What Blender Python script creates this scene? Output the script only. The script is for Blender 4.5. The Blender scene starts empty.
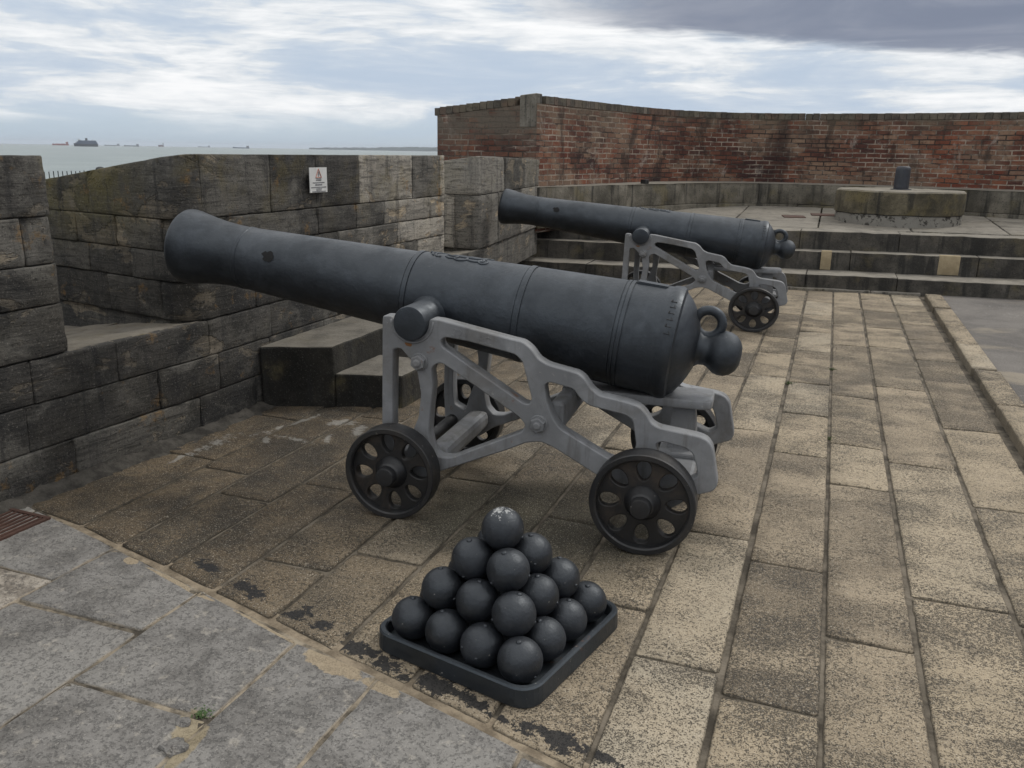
import bpy, bmesh, math, random
from mathutils import Vector, Matrix, noise
random.seed(7)
R=math.radians
S=bpy.context.scene
C=S.collection
PI=math.pi

# ------------------------------------------------------------------ materials
def mat(name):
    m=bpy.data.materials.new(name); m.use_nodes=True
    nt=m.node_tree; nt.nodes.clear()
    return m,Nt(nt)
class Nt:
    def __init__(s,nt): s.nt=nt
    def n(s,t,**kw):
        nd=s.nt.nodes.new(t)
        for k,v in kw.items():
            if k.startswith('_'): setattr(nd,k[1:],v)
        return nd
    def l(s,a,b): s.nt.links.new(a,b)
    def put(s,sock,v):
        if hasattr(v,'is_output'): s.l(v,sock)
        elif isinstance(v,(tuple,list)):
            if len(v)==3 and sock.type=='RGBA': v=(*v,1)
            sock.default_value=v
        else: sock.default_value=v
    def coord(s,kind='Object'): return s.n('ShaderNodeTexCoord').outputs[kind]
    def mapping(s,v,scale=(1,1,1),loc=(0,0,0),rot=(0,0,0)):
        m=s.n('ShaderNodeMapping'); s.l(v,m.inputs[0])
        m.inputs['Scale'].default_value=scale; m.inputs['Location'].default_value=loc; m.inputs['Rotation'].default_value=rot
        return m.outputs[0]
    def noise(s,v,scale,detail=4,rough=.55,dist=0,out='Fac'):
        t=s.n('ShaderNodeTexNoise'); s.l(v,t.inputs['Vector'])
        t.inputs['Scale'].default_value=scale; t.inputs['Detail'].default_value=detail
        t.inputs['Roughness'].default_value=rough; t.inputs['Distortion'].default_value=dist
        return t.outputs[out]
    def vor(s,v,scale,feature='F1',out='Distance'):
        t=s.n('ShaderNodeTexVoronoi',_feature=feature); s.l(v,t.inputs['Vector']); t.inputs['Scale'].default_value=scale
        return t.outputs[out]
    def ramp(s,v,a,b,lo=0.,hi=1.):
        t=s.n('ShaderNodeMapRange',_interpolation_type='SMOOTHSTEP'); s.put(t.inputs['Value'],v)
        t.inputs['From Min'].default_value=a; t.inputs['From Max'].default_value=b
        t.inputs['To Min'].default_value=lo; t.inputs['To Max'].default_value=hi
        return t.outputs[0]
    def math(s,op,a,b=0.,c=0.):
        t=s.n('ShaderNodeMath',_operation=op)
        s.put(t.inputs[0],a); s.put(t.inputs[1],b); s.put(t.inputs[2],c)
        return t.outputs[0]
    def mix(s,f,a,b,blend='MIX'):
        t=s.n('ShaderNodeMix',_data_type='RGBA',_blend_type=blend)
        s.put(t.inputs[0],f); s.put(t.inputs[6],a); s.put(t.inputs[7],b)
        return t.outputs[2]
    def colramp(s,v,stops,interp='LINEAR'):
        t=s.n('ShaderNodeValToRGB'); s.l(v,t.inputs[0]); cr=t.color_ramp; cr.interpolation=interp
        while len(cr.elements)<len(stops): cr.elements.new(.5)
        for e,(p,c) in zip(cr.elements,stops): e.position=p; e.color=(*c,1)
        return t.outputs[0]
    def attr(s,name,out='Fac'):
        return s.n('ShaderNodeAttribute',_attribute_name=name).outputs[out]
    def patches(s,v,ells,nz,amt,a,b):
        "soft union of worn elliptical patches (x, y, rx, ry, angle) with a noisy outline"
        best=None
        for (x,y,rx,ry,an) in ells:
            m=s.n('ShaderNodeMapping',_vector_type='TEXTURE'); s.l(v,m.inputs[0])
            m.inputs['Location'].default_value=(x,y,0); m.inputs['Rotation'].default_value=(0,0,an); m.inputs['Scale'].default_value=(rx,ry,50)
            l=s.n('ShaderNodeVectorMath',_operation='LENGTH'); s.l(m.outputs[0],l.inputs[0]); d=l.outputs['Value']
            best=d if best is None else s.math('MINIMUM',best,d)
        d=s.math('ADD',best,s.math('MULTIPLY',s.math('SUBTRACT',nz,.5),amt))
        return s.ramp(d,a,b,1,0)
    def sep(s,v):
        t=s.n('ShaderNodeSeparateXYZ'); s.l(v,t.inputs[0]); return t.outputs
    def bump(s,h,dist=.01,strength=1.,nrm=None):
        t=s.n('ShaderNodeBump'); s.l(h,t.inputs['Height']); t.inputs['Distance'].default_value=dist; t.inputs['Strength'].default_value=strength
        if nrm: s.l(nrm,t.inputs['Normal'])
        return t.outputs[0]
    def out(s,col,rough=.8,normal=None,metal=0.,spec=.5):
        p=s.n('ShaderNodeBsdfPrincipled'); o=s.n('ShaderNodeOutputMaterial')
        s.put(p.inputs['Base Color'],col); s.put(p.inputs['Roughness'],rough); s.put(p.inputs['Metallic'],metal)
        p.inputs['Specular IOR Level'].default_value=spec
        if normal: s.l(normal,p.inputs['Normal'])
        s.l(p.outputs[0],o.inputs[0]); return p

def paving_mat():
    m,g=mat('tan_paving'); v=g.coord(); tone=g.attr('tone'); tone2=g.attr('tone2')
    xyz=g.sep(v)
    base=g.colramp(tone,[(0,(.185,.148,.102)),(.3,(.262,.211,.146)),(.55,(.31,.252,.173)),(.8,(.35,.285,.195)),(1,(.375,.325,.245))])
    big=g.noise(v,1.7,5,.6)
    base=g.mix(g.ramp(big,.42,.64,0,.6),base,(.42,.345,.245))
    # grey-brown lichen film in broad bands across the stones
    vb=g.mapping(v,(1.1,1.9,1)); band=g.noise(vb,1.9,8,.72,.4)
    film=g.math('MULTIPLY',g.ramp(band,.44,.66),g.math('ADD',.34,g.math('MULTIPLY',tone2,.5)))
    base=g.mix(g.math('MULTIPLY',film,.85),base,(.135,.112,.083))
    # darker soiled brown stones on the parapet side
    soil=g.ramp(g.math('ADD',xyz[0],g.math('MULTIPLY',g.noise(v,1.1,5,.65),1.6)),-2.1,.65,1,0)
    base=g.mix(g.math('MULTIPLY',soil,.93),base,g.mix(g.ramp(g.noise(v,3.2,7,.72,.4),.34,.66),(.026,.021,.016),(.135,.098,.058)))
    # green-black tone centred below the gun, with a noisy outer edge
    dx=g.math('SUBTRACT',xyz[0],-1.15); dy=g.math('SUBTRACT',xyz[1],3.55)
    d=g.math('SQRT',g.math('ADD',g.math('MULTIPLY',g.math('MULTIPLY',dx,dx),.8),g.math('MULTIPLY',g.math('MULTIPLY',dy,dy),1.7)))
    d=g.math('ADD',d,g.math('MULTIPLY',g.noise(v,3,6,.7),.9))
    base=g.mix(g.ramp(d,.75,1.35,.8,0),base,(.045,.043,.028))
    # pits, dark specks, pale grains
    dens=g.math('ADD',g.math('MULTIPLY',g.noise(v,2.6,5,.65),.6),g.math('MULTIPLY',film,.14))
    sp=g.math('ADD',g.math('MULTIPLY',g.noise(v,175,3,.65),.6),g.math('MULTIPLY',g.noise(v,62,4,.65),.4))
    dens=g.math('ADD',dens,g.math('MULTIPLY',g.math('SUBTRACT',tone2,.5),.12)); thr=g.ramp(dens,.20,.44,.565,.492)
    pit=g.ramp(g.math('SUBTRACT',sp,thr),-.006,.024)
    base=g.mix(g.math('MULTIPLY',pit,.85),base,(.042,.037,.030))
    sp2=g.noise(v,170,2,.6); base=g.mix(g.ramp(sp2,.57,.70,0,.65),base,(.58,.52,.42))
    sp3=g.noise(v,24,5,.7); base=g.mix(g.ramp(sp3,.52,.70,0,.55),base,(.105,.09,.068))
    # bitumen smears by the border and lime marks near the parapet
    tn=g.math('ADD',g.math('MULTIPLY',g.noise(v,9,6,.75),.65),g.math('MULTIPLY',g.noise(v,40,4,.7),.35))
    tar=g.patches(v,[(-2.31,2.59,.13,.045,-.5),(-2.03,2.49,.13,.05,-.45),(-1.72,2.41,.07,.06,0),(-1.40,2.29,.14,.05,-.3),(-1.10,2.21,.24,.065,-.2),(-.93,2.17,.12,.04,-.2),(-.60,2.10,.17,.06,-.25),(-.44,2.06,.07,.025,-.2),(-1.60,2.36,.06,.035,0),(-1.25,2.30,.05,.035,0),(.62,2.26,.05,.10,0),(-.8,2.12,.08,.02,-.3)],tn,6.5,.55,.70)
    base=g.mix(g.math('MULTIPLY',tar,.95),base,(.020,.020,.021))
    lm=g.patches(v,[(-3.08,4.36,.035,.36,-.25),(-2.80,4.50,.15,.10,.3),(-2.64,4.42,.05,.18,.35),(-2.9,4.10,.20,.035,-.1),(-3.05,4.02,.025,.12,.7),(-3.28,3.86,.07,.25,.05),(-3.3,3.55,.03,.14,.1),(-2.72,4.18,.03,.12,.5)],tn,6.,.25,.75)
    base=g.mix(g.math('MULTIPLY',lm,.6),base,(.36,.35,.32))
    # grime in the arrises
    e=g.attr('edge'); base=g.mix(g.ramp(e,.25,1.,0,.6),base,(.085,.074,.057))
    h=g.math('SUBTRACT',g.math('MULTIPLY',g.noise(v,26,6,.7),.6),g.math('MULTIPLY',pit,.5))
    nb=g.bump(h,.014,1.)
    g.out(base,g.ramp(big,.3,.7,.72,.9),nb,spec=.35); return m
def greyslab_mat():
    m,g=mat('grey_slab'); v=g.coord(); tone=g.attr('tone')
    a=g.noise(v,5,7,.75,.3); base=g.mix(g.ramp(a,.36,.64),(.128,.121,.112),(.245,.234,.218))
    b=g.noise(v,1.9,6,.7,.4); base=g.mix(g.ramp(b,.46,.62,0,.6),base,(.30,.288,.265))
    base=g.mix(g.ramp(tone,.86,.9,0,.9),base,g.mix(g.ramp(a,.48,.60),(.50,.44,.36),(.20,.165,.125)))
    base=g.mix(g.math('MULTIPLY',tone,.35),base,(.155,.147,.137))
    sp=g.math('ADD',g.math('MULTIPLY',g.noise(v,115,3,.65),.55),g.math('MULTIPLY',g.noise(v,40,4,.65),.45))
    base=g.mix(g.ramp(sp,.52,.60,0,.55),base,(.07,.068,.066))
    sp2=g.noise(v,140,3,.7); base=g.mix(g.ramp(sp2,.57,.70,0,.5),base,(.42,.40,.37))
    sp3=g.noise(v,13,5,.7); base=g.mix(g.ramp(sp3,.56,.68,0,.5),base,(.42,.385,.33))
    e=g.attr('edge'); base=g.mix(g.math('MULTIPLY',g.ramp(e,.2,1.),g.ramp(g.noise(v,5,4,.6),.42,.58,.1,.8)),base,(.40,.34,.26))
    tn=g.math('ADD',g.math('MULTIPLY',g.noise(v,8,6,.7),.7),g.math('MULTIPLY',g.noise(v,40,4,.7),.3))
    sm=g.patches(v,[(-1.42,2.165,.16,.055,-.27),(-1.22,2.12,.10,.03,-.27),(-1.75,2.27,.22,.014,-.27),(-2.3,2.42,.3,.014,-.27),(-2.62,2.5,.05,.03,-.27)],tn,1.6,.8,.9)
    base=g.mix(sm,base,g.mix(g.noise(v,14,5,.7),(.26,.205,.14),(.38,.315,.22)))
    lo=g.patches(v,[(-1.66,1.72,.05,.10,.4),(-1.60,1.66,.03,.12,.1)],tn,1.8,.75,.95); base=g.mix(lo,base,g.mix(a,(.13,.10,.05),(.42,.36,.26)))
    h=g.math('ADD',g.math('MULTIPLY',g.noise(v,30,6,.75),.7),g.math('MULTIPLY',g.ramp(sp,.5,.6),-.3))
    g.out(base,.85,g.bump(h,.008,.9),spec=.35); return m
def mortar_mat(name,c1,c2,sc=20):
    m,g=mat(name); v=g.coord(); a=g.noise(v,sc,5,.7); b=g.noise(v,2,4,.6)
    base=g.mix(g.ramp(a,.35,.65),c1,c2); base=g.mix(g.ramp(b,.45,.7,0,.5),base,tuple(x*.45 for x in c1))
    g.out(base,.92,g.bump(g.noise(v,60,4,.7),.006,.8),spec=.25); return m
def wall_mat(name='weathered_stone',dark=1.,lichen=1.,pale=1.,gain=1.5):
    m,g=mat(name); v=g.coord(); tone=g.attr('tone'); z=g.sep(v)[2]
    base=g.colramp(tone,[(0,(.046,.043,.039)),(.35,(.080,.075,.067)),(.65,(.134,.125,.109)),(.85,(.19,.176,.152)),(1,(.26,.237,.20))])
    st=g.noise(g.mapping(v,(3,3,26)),1.5,7,.7,.6)
    base=g.mix(g.ramp(st,.45,.64,0,.7),base,(.027,.026,.024))
    big=g.noise(v,1.5,7,.7,.5); base=g.mix(g.math('MULTIPLY',g.ramp(big,.47,.60,0,.85*dark),g.ramp(tone,.3,.95,1,.4)),base,(.022,.022,.022))
    wsh=g.noise(g.mapping(v,(1,1,1.6),(5,5,5)),2.4,7,.7,.3); base=g.mix(g.ramp(wsh,.50,.66,0,.55),base,(.175,.165,.145))
    # pale spalled patches
    sp=g.noise(g.mapping(v,(2.0,2.0,4.2),(3.1,7.7,1.2)),1.1,7,.65,.5)
    base=g.mix(g.math('MULTIPLY',g.ramp(sp,.575,.62),g.ramp(tone,.25,.75,.30*pale,.95*pale)),base,g.mix(g.ramp(st,.4,.6),(.33,.27,.19),(.19,.16,.12)))
    xx=g.sep(v)
    ck=g.math('MULTIPLY',g.ramp(xx[0],-4.3,-3.6,1,0),g.ramp(z,.95,1.5)); base=g.mix(g.math('MULTIPLY',ck,g.ramp(g.noise(v,2.2,6,.7),.36,.58,.1,.8*lichen)),base,(.115,.098,.035))
    # ochre and green lichen, mostly on the upper courses
    li=g.noise(v,3.3,6,.65); up=g.ramp(z,1.05,1.62,.10,1.)
    base=g.mix(g.math('MULTIPLY',g.math('MULTIPLY',g.ramp(li,.48,.64),up),.42*lichen),base,(.125,.10,.036))
    li2=g.noise(g.mapping(v,(1,1,1),(9,2,4)),4.5,6,.7); base=g.mix(g.math('MULTIPLY',g.ramp(li2,.59,.68),.6*lichen),base,(.20,.12,.045))
    # water streaks running down
    ws=g.noise(g.mapping(v,(9,9,.7)),1.2,5,.65); base=g.mix(g.ramp(ws,.52,.68,0,.6),base,(.024,.024,.025))
    fs=g.noise(v,95,4,.7); base=g.mix(g.ramp(fs,.57,.68,0,.5),base,(.27,.25,.22))
    fd=g.noise(v,60,4,.7); base=g.mix(g.ramp(fd,.54,.66,0,.7),base,(.018,.0175,.017))
    k=g.n('ShaderNodeVectorMath',_operation='SCALE'); g.l(base,k.inputs[0]); g.l(g.ramp(tone,.45,.95,1.05,gain),k.inputs['Scale']); base=k.outputs[0]
    h=g.math('ADD',g.math('ADD',g.math('MULTIPLY',st,.9),g.math('MULTIPLY',g.noise(v,40,6,.75),.45)),g.math('MULTIPLY',g.ramp(sp,.575,.62),-.6))
    g.out(base,.9,g.bump(h,.011,.9),spec=.3); return m
def step_mat(name,c1,c2,lich=.35,tread=1.):
    m,g=mat(name); v=g.coord(); nz=g.sep(g.n('ShaderNodeNewGeometry').outputs['Normal'])[2]
    a=g.noise(v,4,6,.65); base=g.mix(g.ramp(a,.35,.65),c1,c2)
    b=g.noise(v,1.1,5,.65); base=g.mix(g.ramp(b,.45,.65,0,.8),base,tuple(x*.5 for x in c1))
    ws=g.noise(g.mapping(v,(7,7,.6)),1.2,4,.6); base=g.mix(g.ramp(ws,.50,.64,0,.75),base,(.022,.022,.021))
    li=g.noise(v,2.1,5,.6); base=g.mix(g.ramp(li,.52,.68,0,lich),base,(.17,.14,.07))
    fs=g.noise(v,95,4,.7); base=g.mix(g.ramp(fs,.56,.70,0,.32),base,(.24,.225,.20))
    fd=g.noise(v,45,4,.7); base=g.mix(g.ramp(fd,.55,.66,0,.7),base,(.025,.024,.022))
    # upward-facing surfaces mixed towards paler stone tones
    top=g.ramp(nz,.6,.95); base=g.mix(g.math('MULTIPLY',top,g.ramp(a,.3,.6,.45,.85)),base,g.mix(g.noise(v,9,5,.7),tuple(tread*x for x in (.17,.155,.13)),tuple(tread*x for x in (.34,.31,.26))))
    g.out(base,.9,g.bump(g.math('ADD',g.noise(v,35,5,.7),g.noise(v,9,4,.6)),.010,.9),spec=.3); return m
def brick_mat(name,bw,bh,grey=.0,offset=.5,mort=.011):
    m,g=mat(name); uv=g.coord('UV'); v=g.coord(); xyz=g.sep(v)
    nz=g.noise(v,5,3,.6,out='Color')
    dv=g.n('ShaderNodeVectorMath',_operation='MULTIPLY_ADD'); g.l(nz,dv.inputs[0]); dv.inputs[1].default_value=(.03,.022,0); g.l(uv,dv.inputs[2])
    b=g.n('ShaderNodeTexBrick'); g.l(dv.outputs[0],b.inputs['Vector'])
    b.offset=offset; b.inputs['Color1'].default_value=(0,0,0,1); b.inputs['Color2'].default_value=(1,1,1,1); b.inputs['Mortar'].default_value=(.5,.5,.5,1)
    b.inputs['Scale'].default_value=1.; b.inputs['Mortar Size'].default_value=mort; b.inputs['Mortar Smooth'].default_value=.3
    b.inputs['Brick Width'].default_value=bw; b.inputs['Row Height'].default_value=bh; b.inputs['Bias'].default_value=0
    big=g.noise(g.mapping(v,(1,1,1.5),(2,2,2)),.9,7,.7,.5)
    rnd=g.math('ADD',g.math('MULTIPLY',b.outputs['Color'],.55),g.math('MULTIPLY',g.ramp(big,.36,.64),.50))
    col=g.colramp(rnd,[(.0,(.033,.021,.021)),(.25,(.070,.034,.029)),(.5,(.115,.050,.036)),(.72,(.155,.072,.048)),(.9,(.20,.11,.072)),(1,(.25,.16,.11))])
    red=g.noise(g.mapping(v,(1,1,1.1),(2,5,1)),.62,6,.65,.8); col=g.mix(g.ramp(red,.53,.59,0,.75),col,g.mix(b.outputs['Color'],(.15,.045,.028),(.24,.095,.055)))
    pale=g.noise(g.mapping(v,(1,1,1.6),(7,1,3)),.75,7,.7,.6); col=g.mix(g.ramp(pale,.48,.60,0,.7),col,g.mix(b.outputs['Color'],(.15,.105,.078),(.25,.19,.135)))
    mo=g.mix(g.ramp(g.noise(g.mapping(v,(1,1,2.5)),1.2,6,.7,.4),.42,.60),(.045,.036,.032),(.32,.275,.225)); col=g.mix(g.ramp(b.outputs['Fac'],.2,.8),col,mo)
    wh=g.noise(g.mapping(v,(1.3,1.3,1),(1,8,6)),1.3,8,.75,.8); col=g.mix(g.ramp(wh,.57,.66,0,.65),col,(.34,.30,.26))
    whr=g.noise(g.mapping(v,(1.5,1.5,14),(5,5,5)),.7,5,.65,.2); col=g.mix(g.math('MULTIPLY',g.ramp(whr,.60,.66),g.ramp(b.outputs['Fac'],.1,.6,.25,.9)),col,(.36,.31,.26))
    bl=g.noise(g.mapping(v,(1,1,.35),(4,4,2)),1.0,7,.7,.5); col=g.mix(g.ramp(bl,.52,.66,0,.7),col,(.021,.016,.017))
    blp=g.noise(g.mapping(v,(1,1,.5),(8,3,2)),2.3,7,.7,.5); col=g.mix(g.ramp(blp,.54,.64,0,.7),col,(.03,.022,.02))
    tp=g.ramp(xyz[2],1.95,2.5,0,1); col=g.mix(g.math('MULTIPLY',tp,g.ramp(g.noise(v,2.0,6,.65),.40,.60,.08,.75)),col,(.135,.115,.085))
    if grey: 
        gz=g.ramp(xyz[2],1.7,2.1,.25,1.); col=g.mix(g.math('MULTIPLY',g.math('MULTIPLY',grey,gz),g.ramp(g.noise(v,3,6,.65),.30,.55)),col,(.125,.11,.09))
    fs=g.noise(v,40,4,.7); col=g.mix(g.ramp(fs,.54,.7,0,.55),col,(.022,.017,.016))
    k=g.n('ShaderNodeVectorMath',_operation='MULTIPLY'); g.l(col,k.inputs[0]); k.inputs[1].default_value=(1.16,1.12,1.10); col=k.outputs[0]
    h=g.math('ADD',g.math('MULTIPLY',g.ramp(b.outputs['Fac'],.1,.9),-1.),g.math('MULTIPLY',g.noise(v,25,6,.75),1.))
    g.out(col,.9,g.bump(h,.014,.9),spec=.25); return m
def iron_mat(name,c,rough=.42,dust=(.1,.085,.065),da=.25,chips=0.,rust=0.,spec=.5,bmp=.0026,tint=None):
    m,g=mat(name); v=g.coord(); a=g.noise(v,3.2,6,.65); 
    col=g.mix(g.ramp(a,.35,.7),tuple(x*.85 for x in c),tuple(x*1.28 for x in c))
    st=g.noise(g.mapping(v,(6,6,6)),1,6,.7,.4); col=g.mix(g.ramp(st,.54,.72,0,.45),col,tuple(x*.55 for x in c))
    d=g.noise(v,4.5,7,.74,.4); col=g.mix(g.ramp(d,.46,.68,0,da),col,dust)
    if rust: 
        r=g.noise(v,5.2,6,.65); col=g.mix(g.ramp(r,.66,.72,0,rust),col,(.16,.062,.022))
    if tint is None and spec<.7 and c[0]>.1:
        dr=g.noise(g.mapping(v,(14,14,1.1)),1.,6,.7,.3); col=g.mix(g.ramp(dr,.52,.66,0,.5),col,(.095,.09,.083))
    if chips:
        k=g.noise(v,42,3,.6); col=g.mix(g.ramp(k,.69,.73,0,chips),col,(.4,.38,.34))
    h=g.math('ADD',g.math('MULTIPLY',g.noise(v,55,5,.65),.5),g.math('MULTIPLY',g.noise(v,9,4,.6),.6))
    p=g.out(col,g.ramp(g.noise(v,5,6,.75),.32,.68,rough-.08,rough+.18),g.bump(h,bmp,.6),spec=spec)
    if tint: p.inputs['Specular Tint'].default_value=(*tint,1)
    return m
def plain(name,c,rough=.7,metal=0.):
    m,g=mat(name); v=g.coord(); n=g.noise(v,12,4,.6)
    col=g.mix(n,tuple(x*.8 for x in c),tuple(min(1,x*1.2) for x in c)); g.out(col,rough,metal=metal); return m

M={}
M['pave']=paving_mat(); M['grey']=greyslab_mat()
M['joint']=mortar_mat('joint_mortar',(.052,.044,.033),(.185,.158,.122),5); M['tanmortar']=mortar_mat('tan_mortar',(.15,.12,.085),(.30,.245,.175),12)
M['flagjoint']=mortar_mat('flag_joint',(.05,.043,.034),(.33,.28,.21),6); M['gutter']=mortar_mat('gutter_mortar',(.034,.031,.027),(.085,.078,.067),9); pass
M['wall']=wall_mat(); M['wall2']=wall_mat('paler_weathered_stone',.45,.35,1.,1.75); M['core']=mortar_mat('dark_core',(.03,.028,.024),(.07,.06,.05))
M['step']=step_mat('step_stone',(.058,.054,.048),(.112,.102,.086)); M['sill']=step_mat('worn_sill_stone',(.11,.085,.055),(.19,.15,.10),.6,.8); M['block']=step_mat('dark_step_stone',(.022,.021,.018),(.050,.046,.038),.5,.75); M['ledge']=step_mat('ledge_stone',(.12,.11,.088),(.20,.18,.145),.45)
M['plinth']=step_mat('plinth_stone',(.080,.070,.048),(.165,.142,.095),.7)
M['plat']=step_mat('platform_flags',(.14,.128,.108),(.27,.25,.215),.3,.85)
def peel():
    m,g=mat('peeling_paint'); v=g.coord(); a=g.noise(v,7,7,.75,.3); c=g.mix(g.noise(v,5,5,.7),(.16,.15,.13),(.30,.285,.255))
    c=g.mix(g.ramp(a,.53,.57),c,(.05,.046,.04)); g.out(c,.9,g.bump(a,.01,.8),spec=.3); return m
M['patchpaint']=peel()
M['buff']=mortar_mat('buff_stone',(.30,.24,.15),(.38,.31,.20),9)
M['brick']=brick_mat('red_brick',.235,.078); M['coping']=brick_mat('coping_brick',.118,.24,.75,0.)
M['endbrick']=brick_mat('lichened_brick',.235,.078,.95)
M['quoin']=step_mat('quoin_stone',(.16,.145,.12),(.24,.22,.185),.25)
M['barrel']=iron_mat('black_gun_paint',(.0068,.0080,.0106),.47,(.032,.037,.045),.65,chips=.06,spec=.85,bmp=.005,tint=(.82,.91,1.))
M['wheel']=iron_mat('black_wheel_paint',(.0125,.013,.0145),.45,(.05,.042,.033),.4,.4,spec=.6)
M['disc']=iron_mat('dusty_wheel_disc',(.0125,.012,.012),.55,(.060,.045,.033),.7)
M['grey_paint']=iron_mat('grey_carriage_paint',(.205,.21,.217),.50,(.115,.105,.09),.5,.45,.75,bmp=.003)
M['ball']=iron_mat('black_ball_paint',(.0072,.0082,.0106),.48,(.024,.027,.034),.6,.45,.8,spec=.8,bmp=.008,tint=(.86,.93,1.))
def scraped():
    m=M['ball'].copy(); m.name='scraped_ball_paint'; g=Nt(m.node_tree); p=[n for n in m.node_tree.nodes if n.type=='BSDF_PRINCIPLED'][0]
    src=p.inputs['Base Color'].links[0].from_socket; v=g.coord(); z=g.sep(v)[2]
    n=g.math('ADD',g.math('MULTIPLY',g.noise(v,85,4,.65),.6),g.math('MULTIPLY',g.noise(v,26,4,.6),.4))
    k=g.ramp(g.math('ADD',n,g.ramp(z,.030,.078,-.16,.075)),.555,.60); col=g.mix(g.math('MULTIPLY',k,.85),src,(.40,.40,.385)); g.l(col,p.inputs['Base Color'])
    return m
M['ball_scraped']=scraped()
M['tray']=iron_mat('black_tray_paint',(.012,.0135,.016),.42,(.04,.042,.045),.4,.6,.4,spec=.8,bmp=.004,tint=(.76,.89,1.))
M['bollard']=iron_mat('blue_black_paint',(.03,.033,.042),.5)
M['rustgrate']=iron_mat('rusty_iron',(.07,.034,.024),.75,(.05,.03,.022),.5)
M['bare']=plain('bare_black_metal',(.004,.004,.0045),.8)
M['rusty']=plain('rust_stain',(.19,.085,.03),.85)
M['moss']=plain('moss',(.05,.075,.02),.95); M['grass']=plain('weed_green',(.055,.10,.028),.8)
M['signwhite']=plain('sign_white',(.62,.62,.60),.5); M['signred']=plain('sign_red',(.50,.26,.21),.5); M['signink']=plain('sign_ink',(.20,.20,.21),.6)
M['darkmetal']=plain('dark_railing',(.03,.035,.035),.6)
def asphalt():
    m,g=mat('asphalt'); v=g.coord(); a=g.noise(v,1.1,6,.65,.5); base=g.mix(g.ramp(a,.35,.65),(.085,.076,.068),(.15,.136,.121))
    p=g.noise(g.mapping(v,(.55,1.3,1),(3,1,0)),1.,6,.6,.4); base=g.mix(g.ramp(p,.54,.64,0,.5),base,(.33,.275,.19))
    c=g.noise(g.mapping(v,(1,3,1)),16,3,.6); xm=g.ramp(g.noise(v,.8,3,.5),.55,.62); base=g.mix(g.math('MULTIPLY',g.ramp(c,.63,.66),xm),base,(.45,.43,.40))
    s=g.noise(v,140,2,.6); base=g.mix(g.ramp(s,.55,.7,0,.6),base,(.28,.265,.245))
    s=g.noise(v,90,2,.6); base=g.mix(g.ramp(s,.55,.7,0,.6),base,(.04,.04,.04))
    g.out(base,.85,g.bump(g.noise(v,120,3,.6),.004,.8)); return m
M['asphalt']=asphalt()
def seam():
    m,g=mat('sea_water'); v=g.coord(); a=g.noise(g.mapping(v,(1,1,1)),.012,5,.6)
    base=g.mix(g.ramp(a,.4,.6),(.09,.125,.115),(.13,.165,.15))
    h=g.math('ADD',g.noise(v,.35,5,.6),g.math('MULTIPLY',g.noise(v,.05,4,.6),3.))
    g.out(base,.32,g.bump(h,.6,.8)); return m
M['sea']=seam()
M['shore']=mortar_mat('shore_gravel',(.2,.185,.15),(.28,.25,.2),3)
M['hill']=mortar_mat('far_woods',(.025,.04,.04),(.04,.055,.05),.01)

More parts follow.
